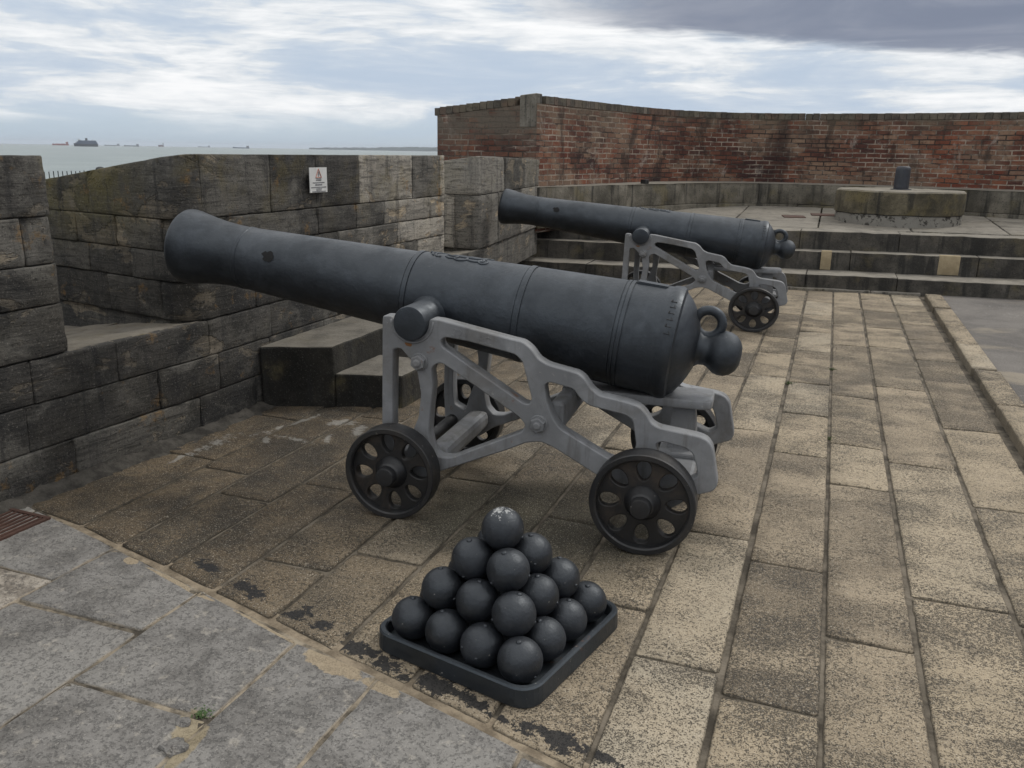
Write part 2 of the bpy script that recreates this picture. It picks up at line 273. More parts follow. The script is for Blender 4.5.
# ------------------------------------------------------------------ helpers
def tag(o,label=None,cat=None,group=None,kind=None):
    if label: o['label']=label
    if cat: o['category']=cat
    if group: o['group']=group
    if kind: o['kind']=kind
    return o
def empty(name,loc=(0,0,0),rz=0,**k):
    o=bpy.data.objects.new(name,None); o.empty_display_size=.1; o.location=loc; o.rotation_euler=(0,0,rz); C.objects.link(o)
    return tag(o,**k)
class MB:
    "collects verts and faces with per-face attributes"
    def __init__(s): s.v=[]; s.f=[]; s.tone=[]; s.tone2=[]; s.edge=[]; s.uv={}
    def face(s,idx,t=.5,t2=.5): s.f.append(tuple(idx)); s.tone.append(t); s.tone2.append(t2)
    def build(s,name,material,parent=None,smooth=False,attrs=True):
        me=bpy.data.meshes.new(name); me.from_pydata([tuple(p) for p in s.v],[],s.f); me.update()
        if attrs:
            for nm,L in (('tone',s.tone),('tone2',s.tone2)):
                a=me.attributes.new(nm,'FLOAT','FACE'); a.data.foreach_set('value',L)
            if len(s.edge)==len(s.v):
                a=me.attributes.new('edge','FLOAT','POINT'); a.data.foreach_set('value',s.edge)
        if s.uv:
            ul=me.uv_layers.new(name='UVMap')
            for p in me.polygons:
                for li,vi in zip(p.loop_indices,p.vertices): ul.data[li].uv=s.uv[vi]
        me.materials.append(material)
        if smooth:
            for p in me.polygons: p.use_smooth=True
        o=bpy.data.objects.new(name,me); C.objects.link(o)
        if parent: o.parent=parent
        return o
    def box(s,x0,x1,y0,y1,z0,z1,bev=0,t=.5):
        bm=bmesh.new(); bmesh.ops.create_cube(bm,size=1)
        for v in bm.verts: v.co=Vector(((x0+x1)/2+v.co.x*(x1-x0),(y0+y1)/2+v.co.y*(y1-y0),(z0+z1)/2+v.co.z*(z1-z0)))
        if bev: bmesh.ops.bevel(bm,geom=bm.edges[:]+bm.verts[:],offset=bev,segments=2,profile=.5,affect='EDGES')
        s.addbm(bm,t=t); return s
    def addbm(s,bm,mtx=None,t=.5):
        o=len(s.v); bm.verts.index_update()
        for v in bm.verts: s.v.append((mtx@v.co) if mtx else v.co.copy())
        for f in bm.faces: s.face([o+v.index for v in f.verts],t)
        bm.free(); return s
    def lathe(s,prof,mtx=None,seg=48,cap=True,t=.5):
        "prof = [(axis x, radius)], axis along +X"
        o=len(s.v); n=len(prof)
        for (x,r) in prof:
            for k in range(seg):
                a=2*PI*k/seg; p=Vector((x,r*math.cos(a),r*math.sin(a))); s.v.append(mtx@p if mtx else p)
        for i in range(n-1):
            for k in range(seg):
                k2=(k+1)%seg; s.face((o+i*seg+k,o+i*seg+k2,o+(i+1)*seg+k2,o+(i+1)*seg+k),t)
        if cap:
            s.face([o+k for k in range(seg)][::-1],t); s.face([o+(n-1)*seg+k for k in range(seg)],t)
        return s
    def tube(s,pts,r,seg=8,closed=False,t=.5):
        o=len(s.v); n=len(pts); pts=[Vector(p) for p in pts]
        up=Vector((.13,.21,.97)).normalized()
        for i,p in enumerate(pts):
            if closed: d=pts[(i+1)%n]-pts[i-1]
            else: d=pts[min(i+1,n-1)]-pts[max(i-1,0)]
            d.normalize(); a=d.cross(up)
            if a.length<1e-4: a=d.cross(Vector((1,0,0)))
            a.normalize(); b=d.cross(a); rr=r[i] if isinstance(r,(list,tuple)) else r
            for k in range(seg):
                w=2*PI*k/seg; s.v.append(p+a*rr*math.cos(w)+b*rr*math.sin(w))
        m=n if closed else n-1
        for i in range(m):
            j=(i+1)%n
            for k in range(seg):
                k2=(k+1)%seg; s.face((o+i*seg+k,o+i*seg+k2,o+j*seg+k2,o+j*seg+k),t)
        if not closed: s.face([o+k for k in range(seg)][::-1],t); s.face([o+(n-1)*seg+k for k in range(seg)],t)
        return s
    def sphere(s,c,r,mtx=None,u=24,v=16):
        bm=bmesh.new(); bmesh.ops.create_uvsphere(bm,u_segments=u,v_segments=v,radius=1)
        rr=r if isinstance(r,(tuple,list)) else (r,r,r)
        for q in bm.verts: q.co=Vector((c[0]+q.co.x*rr[0],c[1]+q.co.y*rr[1],c[2]+q.co.z*rr[2]))
        return s.addbm(bm,mtx)
def fn(x,y,z,sc,oct=3): return noise.fractal(Vector((x*sc,y*sc,z*sc)),.6,2.,oct)

def stone(mb,Mp,lu,lv,res=.07,amp=.003,rnd=.010,depth=.05,jit=.006,tone=None,asc=(1,1),chip=0.,tiltamp=.002,back=False,ew=.013):
    """one worn block: Mp(u,v,h) maps metres along u, v and height h above the face to a point"""
    if tone is None: tone=random.random()
    t2=random.random()
    e=min(ew,lu*.2,lv*.2)
    nu=max(1,int(round((lu-2*e)/res))); nv=max(1,int(round((lv-2*e)/res)))
    us=[0]+[e+(lu-2*e)*i/nu for i in range(nu+1)]+[lu]; vs=[0]+[e+(lv-2*e)*i/nv for i in range(nv+1)]+[lv]
    ox,oy=random.random()*100,random.random()*100
    ta=random.uniform(-1,1)*tiltamp; tb=random.uniform(-1,1)*tiltamp
    NU,NV=len(us),len(vs); o=len(mb.v)
    cc=[random.random() for _ in range(4)]
    def pt(i,j,skirt=False):
        u,v=us[i],vs[j]; bu=i in(0,NU-1); bv=j in(0,NV-1)
        h=amp*fn(u*asc[0]+ox,v*asc[1]+oy,0,9)+ta*(2*u/lu-1)+tb*(2*v/lv-1)
        if bu or bv:
            k=jit*(.5+1.2*abs(fn(u+ox,v+oy,5,7)))
            if bu: u+= k if i==0 else -k
            if bv: v+= k if j==0 else -k
            if bu and bv: 
                k2=jit*1.2
                u+= k2 if i==0 else -k2; v+= k2 if j==0 else -k2
            h-=rnd
            if skirt: h=-depth
        else:
            # worn corners
            q=0
            if chip:
                for ci,(cu,cv) in enumerate(((0,0),(lu,0),(0,lv),(lu,lv))):
                    dd=math.hypot(u-cu,v-cv)
                    if cc[ci]<chip and dd<.09: h-=.012*(1-dd/.09)
        return Mp(u,v,h), (1. if (bu or bv) else 0.)
    for i in range(NU):
        for j in range(NV):
            p,ed=pt(i,j); mb.v.append(p); mb.edge.append(ed)
    for i in range(NU-1):
        for j in range(NV-1):
            a=o+i*NV+j; mb.face((a,a+NV,a+NV+1,a+1),tone,t2)
    # skirt
    ring=[(i,0) for i in range(NU)]+[(NU-1,j) for j in range(1,NV)]+[(i,NV-1) for i in range(NU-2,-1,-1)]+[(0,j) for j in range(NV-2,0,-1)]
    o2=len(mb.v)
    for (i,j) in ring:
        p,_=pt(i,j,True); mb.v.append(p); mb.edge.append(1.)
    n=len(ring)
    for k in range(n):
        a=ring[k]; b=ring[(k+1)%n]
        mb.face((o+a[0]*NV+a[1],o2+k,o2+(k+1)%n,o+b[0]*NV+b[1]),tone,t2)

# ------------------------------------------------------------------ camera
cam=bpy.data.cameras.new('camera'); co=bpy.data.objects.new('camera',cam); C.objects.link(co); S.camera=co
cam.sensor_fit='HORIZONTAL'; cam.sensor_width=36; cam.lens=845/1024*36; cam.clip_start=.05; cam.clip_end=120000
yaw=R(20.119); pitch=R(15.350); roll=R(1.0)
f=Vector((-math.sin(yaw)*math.cos(pitch),math.cos(yaw)*math.cos(pitch),-math.sin(pitch)))
r0=Vector((math.cos(yaw),math.sin(yaw),0)); u0=r0.cross(f)
# the phone was held about one degree off level
rt=r0*math.cos(roll)+u0*math.sin(roll); up=u0*math.cos(roll)-r0*math.sin(roll)
co.matrix_world=Matrix(((rt.x,up.x,-f.x,0),(rt.y,up.y,-f.y,0),(rt.z,up.z,-f.z,1.7),(0,0,0,1)))
S.render.resolution_x=1024; S.render.resolution_y=768

# ------------------------------------------------------------------ ground and paving
def quadmap(p00,p10,p01,p11,z=0.):
    lu=(Vector(p10)-Vector(p00)).length; lv=(Vector(p01)-Vector(p00)).length
    def Mp(u,v,h):
        a,b=u/lu,v/lv
        x=(p00[0]*(1-a)+p10[0]*a)*(1-b)+(p01[0]*(1-a)+p11[0]*a)*b
        y=(p00[1]*(1-a)+p10[1]*a)*(1-b)+(p01[1]*(1-a)+p11[1]*a)*b
        return Vector((x,y,z+h))
    return Mp,lu,lv
def by(x): return 1.97-.2714*(x+.56)           # border of the two kinds of paving
def y1(x): return 11.875+.117*x
def wx(y): return -3.60-.068*(2.7-y) if y<2.7 else (-3.60+(y-2.7)*.077 if y<4 else -3.5)
mb=MB()
mb.v=[Vector(p) for p in ((-9,-14,-.03),(45,-14,-.03),(45,40,-.03),(-9,40,-.03))]; mb.face((0,1,2,3))
tag(mb.build('ground',M['joint'],attrs=False),kind='structure')
cols=[-3.36,-3.1,-2.79,-2.46,-2.14,-1.80,-1.47,-1.14,-.815,-.49,-.178,.143,.46,.835,1.185]
fixed={(-.49):[2.62,3.72,5.40,6.88,7.75],(-.178):[2.5,3.52,5.03,5.9,6.78,8.0],(.143):[3.0,4.62,5.33,6.5,8.39],(.46):[2.3,3.44,5.10,6.9,8.44],(.835):[3.35,4.57,5.96,8.03]}
mb=MB()
for i in range(len(cols)-1):
    xa,xb=cols[i]+random.uniform(.003,.0075),cols[i+1]-random.uniform(.003,.0075)
    ya=by((xa+xb)/2)+.028
    ys=[]
    fx=fixed.get(cols[i])
    if fx: ys=[y for y in fx if y>ya+.15]; y=ys[-1]+random.uniform(.7,1.1)
    else: y=ya+random.uniform(.35,1.2)
    while y<y1(xa)-.5: ys.append(y); y+=random.uniform(.75,1.45)
    top=y1(xa)-.02
    ys=[None]+ys+[top]
    for k in range(len(ys)-1):
        a=ys[k]; b=ys[k+1]-.004
        la=(by(xa)+.028+random.uniform(0,.012) if a is None else a+.004); ra=(by(xb)+.028+random.uniform(0,.012) if a is None else a+.004+random.uniform(-.006,.006))
        xl0,xl1=(wx(la)+.075,wx(b)+.075) if i==0 else (xa,xa)
        Mp,lu,lv=quadmap((xl0,la),(xb,ra),(xl1,b),(xb,b))
        dist=abs(b)
        stone(mb,Mp,lu,lv,res=.045 if dist<5 else .09,amp=.0035,rnd=.0065,depth=.03,jit=.005,chip=.25,tiltamp=.002)
# paving below the border to the right, out of shot of the photograph
tag(mb.build('stone_paving',M['pave'],smooth=True),kind='structure')
# grey flagstones, near left
mb=MB()
gc=[-4.2,-3.42,-2.78,-2.18,-1.62,-1.25,-.68,-.1,.5,1.1,1.7]
gy={-2.78:[2.08,1.2,.4],-2.18:[1.775,1.0,.3],-1.62:[1.1,.35],-1.25:[1.42,.6],-3.42:[2.26,1.3,.5]}
for i in range(len(gc)-1):
    xa,xb=gc[i]+.003,gc[i+1]-.003
    ys=gy.get(gc[i],[by(gc[i])-.75,by(gc[i])-1.5])+[-.6,-1.6]
    prev=None
    for k,y in enumerate(ys):
        if prev is None: l0,r0_=by(xa)+random.uniform(-.022,.006),by(xb)+random.uniform(-.022,.006)
        else: l0=r0_=prev-.007
        tone=random.uniform(0,.7)
        if gc[i]==-3.42 and k==1: tone=.97
        Mp,lu,lv=quadmap((xa,y),(xb,y+random.uniform(-.015,.015)),(xa,l0),(xb,r0_),.004)
        stone(mb,Mp,lu,lv,res=.05,amp=.004,rnd=.005,depth=.03,jit=.0045,tone=tone,chip=.35,tiltamp=.0025,ew=.010)
        prev=y
xs=[-4.4,1.9]; bed=MB(); bed.v=[Vector((-4.4,-2,-.0035)),Vector((1.9,-2,-.0035)),Vector((1.9,by(1.9),-.0035)),Vector((-4.4,by(-4.4),-.0035))]; bed.face((0,1,2,3))
tag(bed.build('mortar_bed',M['flagjoint'],attrs=False),kind='structure')
bed=MB(); bed.v=[Vector((-3.7,by(-3.7)+.001,-.011)),Vector((1.3,by(1.3)+.001,-.011)),Vector((1.3,13,-.011)),Vector((-3.7,13,-.011))]; bed.face((0,1,2,3))
tag(bed.build('joint_bed',M['joint'],attrs=False),kind='structure')
tag(mb.build('flagstones',M['grey'],smooth=True),kind='structure')
# flat mortar strip along the border, below the worn ends of the stones
mb=MB(); N=170
for i in range(N+1):
    x=-3.45+4.6*i/N; y=by(x)
    for yy in (y-.03,y+.02,y+.08): mb.v.append(Vector((x,yy,-.0085+.0012*fn(x,yy,0,20))))
    if i:
        for k in range(2):
            a=(i-1)*3+k; mb.face((a,a+3,a+4,a+1))
tag(mb.build('mortar_strip',M['tanmortar'],smooth=True,attrs=False),kind='structure')
# gutter fillet along the wall foot
def wx(y): return -3.60-.068*(2.7-y) if y<2.7 else (-3.60+(y-2.7)*.077 if y<4 else -3.5)
mb=MB(); N=120
for i in range(N+1):
    y=2.2+2.62*i/N; x=wx(y)
    for k,(dx,z) in enumerate(((-.02,.035),(.02,.030),(.055,.018),(.085,.006),(.11,-.004),(.16,-.02))):
        w=.025*fn(y,k,2,5,4)
        mb.v.append(Vector((x+dx+w*(k>0),y,z+.02*fn(y,k*.3,7,7,4))))
    if i:
        for k in range(5):
            a=(i-1)*6+k; mb.face((a,a+6,a+7,a+1))
tag(mb.build('gutter_fillet',M['gutter'],smooth=True,attrs=False),kind='structure')
# kerb and road
mb=MB(); y=1.0
ky=[.9,2.3,3.35,4.55,5.45,6.5,7.6,8.6,9.6,10.7,11.75]
for a,b in zip(ky,ky[1:]):
    dz=random.uniform(-.008,.008); xo=random.uniform(-.012,.012)
    Mp,lu,lv=quadmap((1.225+xo,a+.006),(1.425+xo,a+.006),(1.225+xo,b-.006),(1.425+xo,b-.006),.058+dz)
    stone(mb,Mp,lu,lv,res=.05,amp=.004,rnd=.014,depth=.11,jit=.008,chip=.4,tone=random.uniform(.55,1))
tag(mb.build('kerb',M['pave'],smooth=True),kind='structure')
mb=MB(); mb.v=[Vector(p) for p in ((1.38,.2,.012),(45,.2,.012),(45,30,.012),(1.38,30,.012))]; mb.face((0,1,2,3))
tag(mb.build('road',M['asphalt'],attrs=False),kind='structure')

# ------------------------------------------------------------------ parapet with embrasures
def smooth_path(pts,rad,n=7):
    out=[]; P=[Vector((*p,0)) for p in pts]
    for i,p in enumerate(P):
        r=rad[i] if isinstance(rad,(list,tuple)) else rad
        if i in(0,len(P)-1) or r<=0: out.append(p); continue
        a=(P[i-1]-p).normalized(); b=(P[i+1]-p).normalized()
        for k in range(n+1):
            t=k/n; q=(p+a*r)*(1-t)**2+p*2*t*(1-t)+(p+b*r)*t*t; out.append(q)
    return out
class Path:
    def __init__(s,pts,rad=0):
        s.p=smooth_path(pts,rad); s.d=[0]
        for a,b in zip(s.p,s.p[1:]): s.d.append(s.d[-1]+(b-a).length)
        s.L=s.d[-1]
    def at(s,d):
        d=min(max(d,0),s.L)
        for i in range(len(s.p)-1):
            if d<=s.d[i+1] or i==len(s.p)-2:
                L=s.d[i+1]-s.d[i]; t=(d-s.d[i])/L if L else 0
                p=s.p[i].lerp(s.p[i+1],t); tg=(s.p[i+1]-s.p[i]).normalized(); break
        return p,Vector((tg.y,-tg.x,0))
def ztop(x): return 1.66 if x>-3.5 else 1.66-.134*(-3.5-x)
def masonry(mb,path,zs,lens,top=None,res=.05,amp=.007,s0=0,s1=None,seed=0,tones=(0,1),gap=.0008,jit=.0028,rnd=.0035):
    random.seed(seed); s1=path.L if s1 is None else s1
    for ci,(za,zb) in enumerate(zip(zs,zs[1:])):
        s=s0; first=True
        while s<s1-.01:
            L=random.uniform(*lens)*(.6 if first and ci%2 else 1.); first=False
            e=s+L
            if s1-e<lens[0]*.55: e=s1
            za2=za+random.uniform(-.006,.006)
            def Mp(u,v,h,s=s,L=e-s,za=za,zb=zb):
                p,n=path.at(s+gap+u*(L-2*gap)/L); z=za+gap+v*(zb-za-2*gap)/(zb-za)
                if top is not None:
                    zt=top(p.x); z=za+gap+(v/(zb-za))*max(.01,min(zb,zt)-za-2*gap) if zb>zt-1e-6 or ci==len(zs)-2 else z
                q=p+n*h; return Vector((q.x,q.y,z))
            setb=random.uniform(-.004,.005); pm,_=path.at((s+e)/2); tn=tones(pm) if callable(tones) else random.uniform(*tones)
            def Mp2(u,v,h,f=Mp,b=setb): return f(u,v,h+b)
            stone(mb,Mp2,e-s,zb-za,res=res,amp=amp,rnd=rnd,depth=.05,jit=jit,asc=(1,2.4),tiltamp=.004,chip=.25,tone=tn,ew=.009)
            s=e
def core(mb,poly,z0,top):
    n=len(poly); o=len(mb.v)
    for p in poly: mb.v.append(Vector((p[0],p[1],z0)))
    for p in poly: mb.v.append(Vector((p[0],p[1],top(p[0]))))
    for k in range(n): mb.face((o+k,o+(k+1)%n,o+n+(k+1)%n,o+n+k))
    mb.face([o+n+k for k in range(n)])
def inset(path,d=.022):
    out=[]
    for s in path.d:
        p,n=path.at(s); q=p-n*d; out.append((q.x,q.y))
    return out
par=empty('parapet_wall',(-3.5,4,0),label='weathered grey stone parapet with two gun embrasures on the seaward side',cat='wall')
def pb(mb,name,m,parent,smooth=True,attrs=True,label=None):
    o=mb.build(name,m,parent,smooth,attrs); o.matrix_parent_inverse=Matrix.Translation(-Vector(parent.location)) ; 
    if label: o['label']=label
    return o
def SL(x): return .68+.115*(x+3.5) if x<-3.5 else .68
# lower wall
base_path=Path([(-3.86,-1.2),(-3.60,2.7),(-3.5,4.0),(-3.5,8.55)])
mb=MB(); masonry(mb,base_path,[-.02,.22,.455,.677],(.45,1.05),seed=3,res=.05,tones=(0,.5))
core(mb,inset(base_path,.03)+[(-6.6,8.55),(-6.6,-1.2)],-.3,lambda x:.60 if x>-4 else .25)
pb(mb,'lower_wall',M['wall'],par)
# sills of the two embrasures
for (ya,yb) in ((2.98,4.12),(7.5,8.6)):
    mb=MB(); x=-3.512; k=0
    while x>-6.2:
        w=random.uniform(.55,.8)
        def Mp(u,v,h,x=x,w=w,ya=ya,yb=yb):
            X=x-w+u; Y=ya+v; return Vector((X+wx(Y)+3.5,Y,SL(X)+h))
        stone(mb,Mp,w-.006,yb-ya,res=.06,amp=.012,rnd=.012,depth=.08,tone=random.uniform(.85,1),jit=.006)
        x-=w
    pb(mb,'embrasure_sill',M['sill'],par)
zc=[.68,.915,1.095,1.285,1.665]
# merlons
m1=Path([(-3.86,-1.2),(-3.572,3.165),(-6.4,3.08)],[0,.03,0])
m2=Path([(-6.4,4.60),(-3.50,3.97),(-3.5,7.585),(-6.4,7.75)],[0,.22,.03,0])
m3=Path([(-6.4,8.86),(-3.5,8.44),(-3.89,11.62)],[0,.10,0])
for path,closing,seed,lens,mt,tn in ((m1,[(-6.4,-1.2)],11,(.6,1.2),'wall',(0,.55)),(m2,[],25,(.4,1.0),'wall',lambda p: min(1,max(0,random.uniform(-.1,.55)+.26*max(0,p.y-4.4)+(.15 if p.x<-3.6 else 0)))),(m3,[(-6.4,11.62)],31,(.7,1.2),'wall2',lambda p: random.uniform(.45,.8)+(.2 if p.y<8.7 else 0))):
    mb=MB(); z=list(zc)
    if path is m1: z=[.68,.93,1.13,1.36,1.665]
    if path is m3: z=[.68,1.25,1.655]
    masonry(mb,path,z,lens,top=ztop,seed=seed,tones=tn,res=.045,amp=.0075)
    core(mb,inset(path)+closing,.3,lambda x:ztop(x)-.008)
    pb(mb,'merlon',M[mt],par)
# warning sign
sg=empty('warning_sign',(-3.47,5.355,1.483),label='small white warning notice with red triangle fixed to the stone parapet',cat='sign')
mb=MB(); mb.box(0,.005,-.112,.112,-.087,.087,.001); mb.build('panel',M['signwhite'],sg,attrs=False)
mb=MB(); T=[(-.036,.018),(.036,.018),(0,.078)]; 
for a,b in ((0,1),(1,2),(2,0)): mb.tube([(.007,*T[a]),(.007,*T[b])],.0035,6)
mb.build('warning_triangle',M['signred'],sg,attrs=False)
mb=MB(); mb.box(.0055,.0075,-.004,.004,.032,.056); mb.box(.0055,.0075,-.004,.004,.024,.029)
mb.box(.0055,.0075,-.034,.034,.011,.0145)
for z,w,h in ((.000,.034,.010),(-.018,.075,.006),(-.033,.045,.009),(-.050,.098,.006),(-.061,.036,.005),(-.070,.034,.005),(-.080,.085,.006)):
    y=-w
    while y<w:
        l=random.uniform(.008,.020); mb.box(.0055,.0072,y,min(y+l,w),z-h/2,z+h/2); y+=l+.004
mb.build('small_print',M['signink'],sg,attrs=False)

# ------------------------------------------------------------------ small stone steps at the foot of the parapet
bl=empty('stone_step_block',(-3.2,5,0),label='low dark two-tier stone step block against the parapet behind the near cannon',cat='steps')
def solid(name,poly,z0,z1,m,parent,bev=.012,res=None,label=None,amp=.006):
    bm=bmesh.new(); vs=[bm.verts.new((x,y,z0)) for x,y in poly]; f0=bm.faces.new(vs)
    r=bmesh.ops.extrude_face_region(bm,geom=[f0]); 
    for v in r['geom']:
        if isinstance(v,bmesh.types.BMVert): v.co.z=z1
    bmesh.ops.recalc_face_normals(bm,faces=bm.faces[:])
    if bev: bmesh.ops.bevel(bm,geom=bm.edges[:],offset=bev,segments=2,profile=.5,affect='EDGES')
    if res:
        for it in range(5):
            le=[e for e in bm.edges if e.calc_length()>res*1.6]
            if not le: break
            bmesh.ops.subdivide_edges(bm,edges=le,cuts=1)
        bmesh.ops.triangulate(bm,faces=[f for f in bm.faces if len(f.verts)>4])
        for v in bm.verts:
            k=Vector((fn(v.co.x,v.co.y,v.co.z,6),fn(v.co.x+9,v.co.y,v.co.z,6),fn(v.co.x,v.co.y+9,v.co.z,6))); v.co+=k*amp
    mb=MB(); mb.addbm(bm); o=pb(mb,name,m,parent,smooth=False,label=label)
    return o
solid('upper_tier',[(-3.49,4.59),(-3.04,4.78),(-3.05,6.0),(-3.49,6.0)],-.02,.42,M['block'],bl,.014,.08)
solid('lower_tier',[(-3.037,4.785),(-2.60,4.93),(-2.585,5.42),(-3.045,5.42)],-.02,.23,M['block'],bl,.014,.08)

# ------------------------------------------------------------------ flight of wide steps and upper platform at the back
st=empty('wide_stone_steps',(0,12,0),label='wide flight of three dark stone steps up to the round plinth platform',cat='steps')
def stepline(c,k,x): return c+k*x
def riser(mb,c,k,z0,z1,depth,seed,x0=-4.35,x1=9.):
    random.seed(seed); x=x0
    while x<x1-.05:
        L=random.uniform(1.1,1.9); e=min(x+L,x1)
        if x1-e<.5: e=x1
        dz=random.uniform(-.006,.006); dy=random.uniform(-.008,.008)
        xa,xb=x+.003,e-.003
        poly=[(xa,stepline(c,k,xa)+dy),(xb,stepline(c,k,xb)+dy),(xb,stepline(c,k,xb)+depth),(xa,stepline(c,k,xa)+depth)]
        bm=bmesh.new(); vs=[bm.verts.new((*p,z0)) for p in poly]; f0=bm.faces.new(vs); r=bmesh.ops.extrude_face_region(bm,geom=[f0])
        for v in r['geom']:
            if isinstance(v,bmesh.types.BMVert): v.co.z=z1+dz
        bmesh.ops.recalc_face_normals(bm,faces=bm.faces[:]); bmesh.ops.bevel(bm,geom=bm.edges[:],offset=.012,segments=2,profile=.5,affect='EDGES')
        for it in range(4):
            le=[q for q in bm.edges if q.calc_length()>.2]
            if le: bmesh.ops.subdivide_edges(bm,edges=le,cuts=1)
        bmesh.ops.triangulate(bm,faces=[f for f in bm.faces if len(f.verts)>4])
        for v in bm.verts: v.co+=Vector((0,fn(v.co.x,v.co.y,v.co.z,5),fn(v.co.x+4,v.co.y,v.co.z,4)))*.008
        mb.addbm(bm); x=e
for c,k,z0,z1,dp,sd in ((11.875,.117,-.05,.205,.66,1),(12.40,.13,.10,.46,.5,2),(12.66,.13,.30,.705,.6,3)):
    mb=MB(); riser(mb,c,k,z0,z1,dp,sd); pb(mb,'step',M['step'],st,smooth=False)
mb=MB(); riser(mb,11.80,.117,-.04,.028,.1,5,-1.0,1.2); pb(mb,'step',M['plat'],st,smooth=False)
def buff(xa,xb):
    mb=MB(); bm=bmesh.new(); bmesh.ops.create_cube(bm,size=1)
    c,k=12.40-.012,.13
    for v in bm.verts:
        X=xa if v.co.x<0 else xb; v.co=Vector((X,c+k*X+(0 if v.co.y<0 else .10),.212 if v.co.z<0 else .468))
    bmesh.ops.bevel(bm,geom=bm.edges[:],offset=.006,segments=2,profile=.5,affect='EDGES'); mb.addbm(bm)
    pb(mb,'replacement_stone',M['buff'],st,label='buff replacement block in the middle riser')
buff(-.06,.075); buff(1.42,1.68)
# platform flags
mb=MB()
def zp(y): return .705+(y-13.0)*.042
for i in range(9):
    xa=-3.9+i*1.25; 
    y=12.66+.13*xa+.45; kk=0
    while y<17.5:
        L=random.uniform(.7,1.2)
        o=random.uniform(-.1,.1)
        Mp,lu,lv=quadmap((xa+.006,y),(xa+1.244,y+.13),(xa+.006,y+L-.01),(xa+1.244,y+L+.12))
        def Mz(u,v,h,f=Mp):
            p=f(u,v,h); p.z+=zp(p.y); return p
        stone(mb,Mz,lu,lv,res=.2,amp=.003,rnd=.006,depth=.05,jit=.006); y+=L
mb.v+=[Vector(p) for p in ((-4.2,12.9,.62),(9,13.9,.66),(9,19,.85),(-4.2,19,.85))]; n=len(mb.v); mb.edge+=[0]*4; mb.face((n-4,n-3,n-2,n-1))
tag(mb.build('platform',M['plat'],smooth=True),kind='structure')

# ------------------------------------------------------------------ curved brick wall and ledge
def catmull(pts,n=8):
    out=[]; P=[Vector((*p,0)) for p in pts]
    for i in range(len(P)-1):
        a=P[max(i-1,0)]; b=P[i]; c=P[i+1]; d=P[min(i+2,len(P)-1)]
        for k in range(n):
            t=k/n; out.append(.5*((2*b)+(c-a)*t+(2*a-5*b+4*c-d)*t*t+(3*b-a-3*c+d)*t**3))
    out.append(P[-1]); return [(p.x,p.y) for p in out]
bw=empty('brick_wall',(-1,16,0),label='tall curved red brick wall with weathered coping behind the plinth',cat='wall')
inner=catmull([(-3.90,11.44),(-3.55,13.0),(-2.86,15.15),(-2.15,16.1),(-1.39,16.58),(-.2,16.72),(1.53,16.45),(2.9,16.0),(5.2,14.9),(7.6,13.2),(9.2,11.4)],9)
def ztb(x): return 2.46 if x>-3.92 else 2.46-.088*(-3.92-x)
def strip(mb,path,za,zb,du=.25,u0=0,flip=False,top=None,amp=.006):
    n=int(path.L/du)+1; o=len(mb.v); nz=max(1,int((1.2 if zb>za+.5 else .2)/.12))
    for i in range(n+1):
        s=path.L*i/n; p,nn=path.at(s)
        zt=(zb if top is None else top(p.x)+zb)
        zl=(za if top is None or za<1.9 and za>0 else top(p.x)+za)
        for j in range(nz+1):
            z=zl+(zt-zl)*j/nz; d=amp*fn(p.x,p.y,z,1.5); q=p+nn*d
            mb.uv[len(mb.v)]=(u0+s,z); mb.v.append(Vector((q.x,q.y,z)))
    for i in range(n):
        for j in range(nz):
            a=o+i*(nz+1)+j; mb.face((a,a+nz+1,a+nz+2,a+1))
ip=Path(inner)
mb=MB(); strip(mb,ip,.6,2.345); pb(mb,'brick_face',M['brick'],bw,attrs=False)
endp=Path([(-5.72,14.5),(-5.63,11.84),(-3.895,11.44)],[0,.02,0])
mb=MB(); strip(mb,endp,.6,-.115,top=ztb); pb(mb,'end_face',M['endbrick'],bw,attrs=False)
# coping of bricks on edge, laid across a .45 m thick top
def coping(path,top=None,seed=0,back=.5,skip0=0,skip1=0):
    mb=MB(); n=int(path.L/.118); random.seed(seed)
    for i in range(n):
        if path.L*i/n<skip0 or path.L*(i+1)/n>path.L-skip1: continue
        s0=path.L*i/n; s1=path.L*(i+1)/n
        p0,n0=path.at(s0+.004); p1,n1=path.at(s1-.004)
        dz=random.uniform(-.003,.003); dn=random.uniform(.002,.006)
        za=(2.35 if top is None else top((p0.x+p1.x)/2)-.11); zb=(2.46 if top is None else top((p0.x+p1.x)/2))+dz
        o=len(mb.v); t=random.random()
        for (p,nn) in ((p0,n0),(p1,n1)):
            for d in (dn,-back):
                for z in (za,zb-.006):
                    q=p+nn*d; mb.v.append(Vector((q.x,q.y,z)))
        a=o
        for fc in ((0,1,5,4),(2,6,7,3),(1,3,7,5),(0,2,3,1),(4,5,7,6),(0,4,6,2)): mb.face([a+k for k in fc],t)
    return mb
def copmat():
    m,g=mat('weathered_coping'); v=g.coord(); t=g.attr('tone')
    c=g.colramp(t,[(0,(.085,.075,.062)),(.4,(.13,.115,.094)),(.75,(.13,.098,.078)),(1,(.19,.168,.138))])
    c=g.mix(g.ramp(g.noise(v,2,5,.6),.45,.65,0,.7),c,(.15,.132,.095)); c=g.mix(g.ramp(g.noise(v,.7,4,.6),.56,.62,0,.5),c,(.14,.075,.052)); c=g.mix(g.ramp(g.noise(v,6,6,.7),.5,.62,0,.6),c,(.045,.04,.035))
    c=g.mix(g.ramp(g.noise(v,30,4,.7),.55,.68,0,.6),c,(.035,.03,.026))
    g.out(c,.92,g.bump(g.noise(v,30,5,.7),.01,.8),spec=.25); return m
M['cop']=copmat()
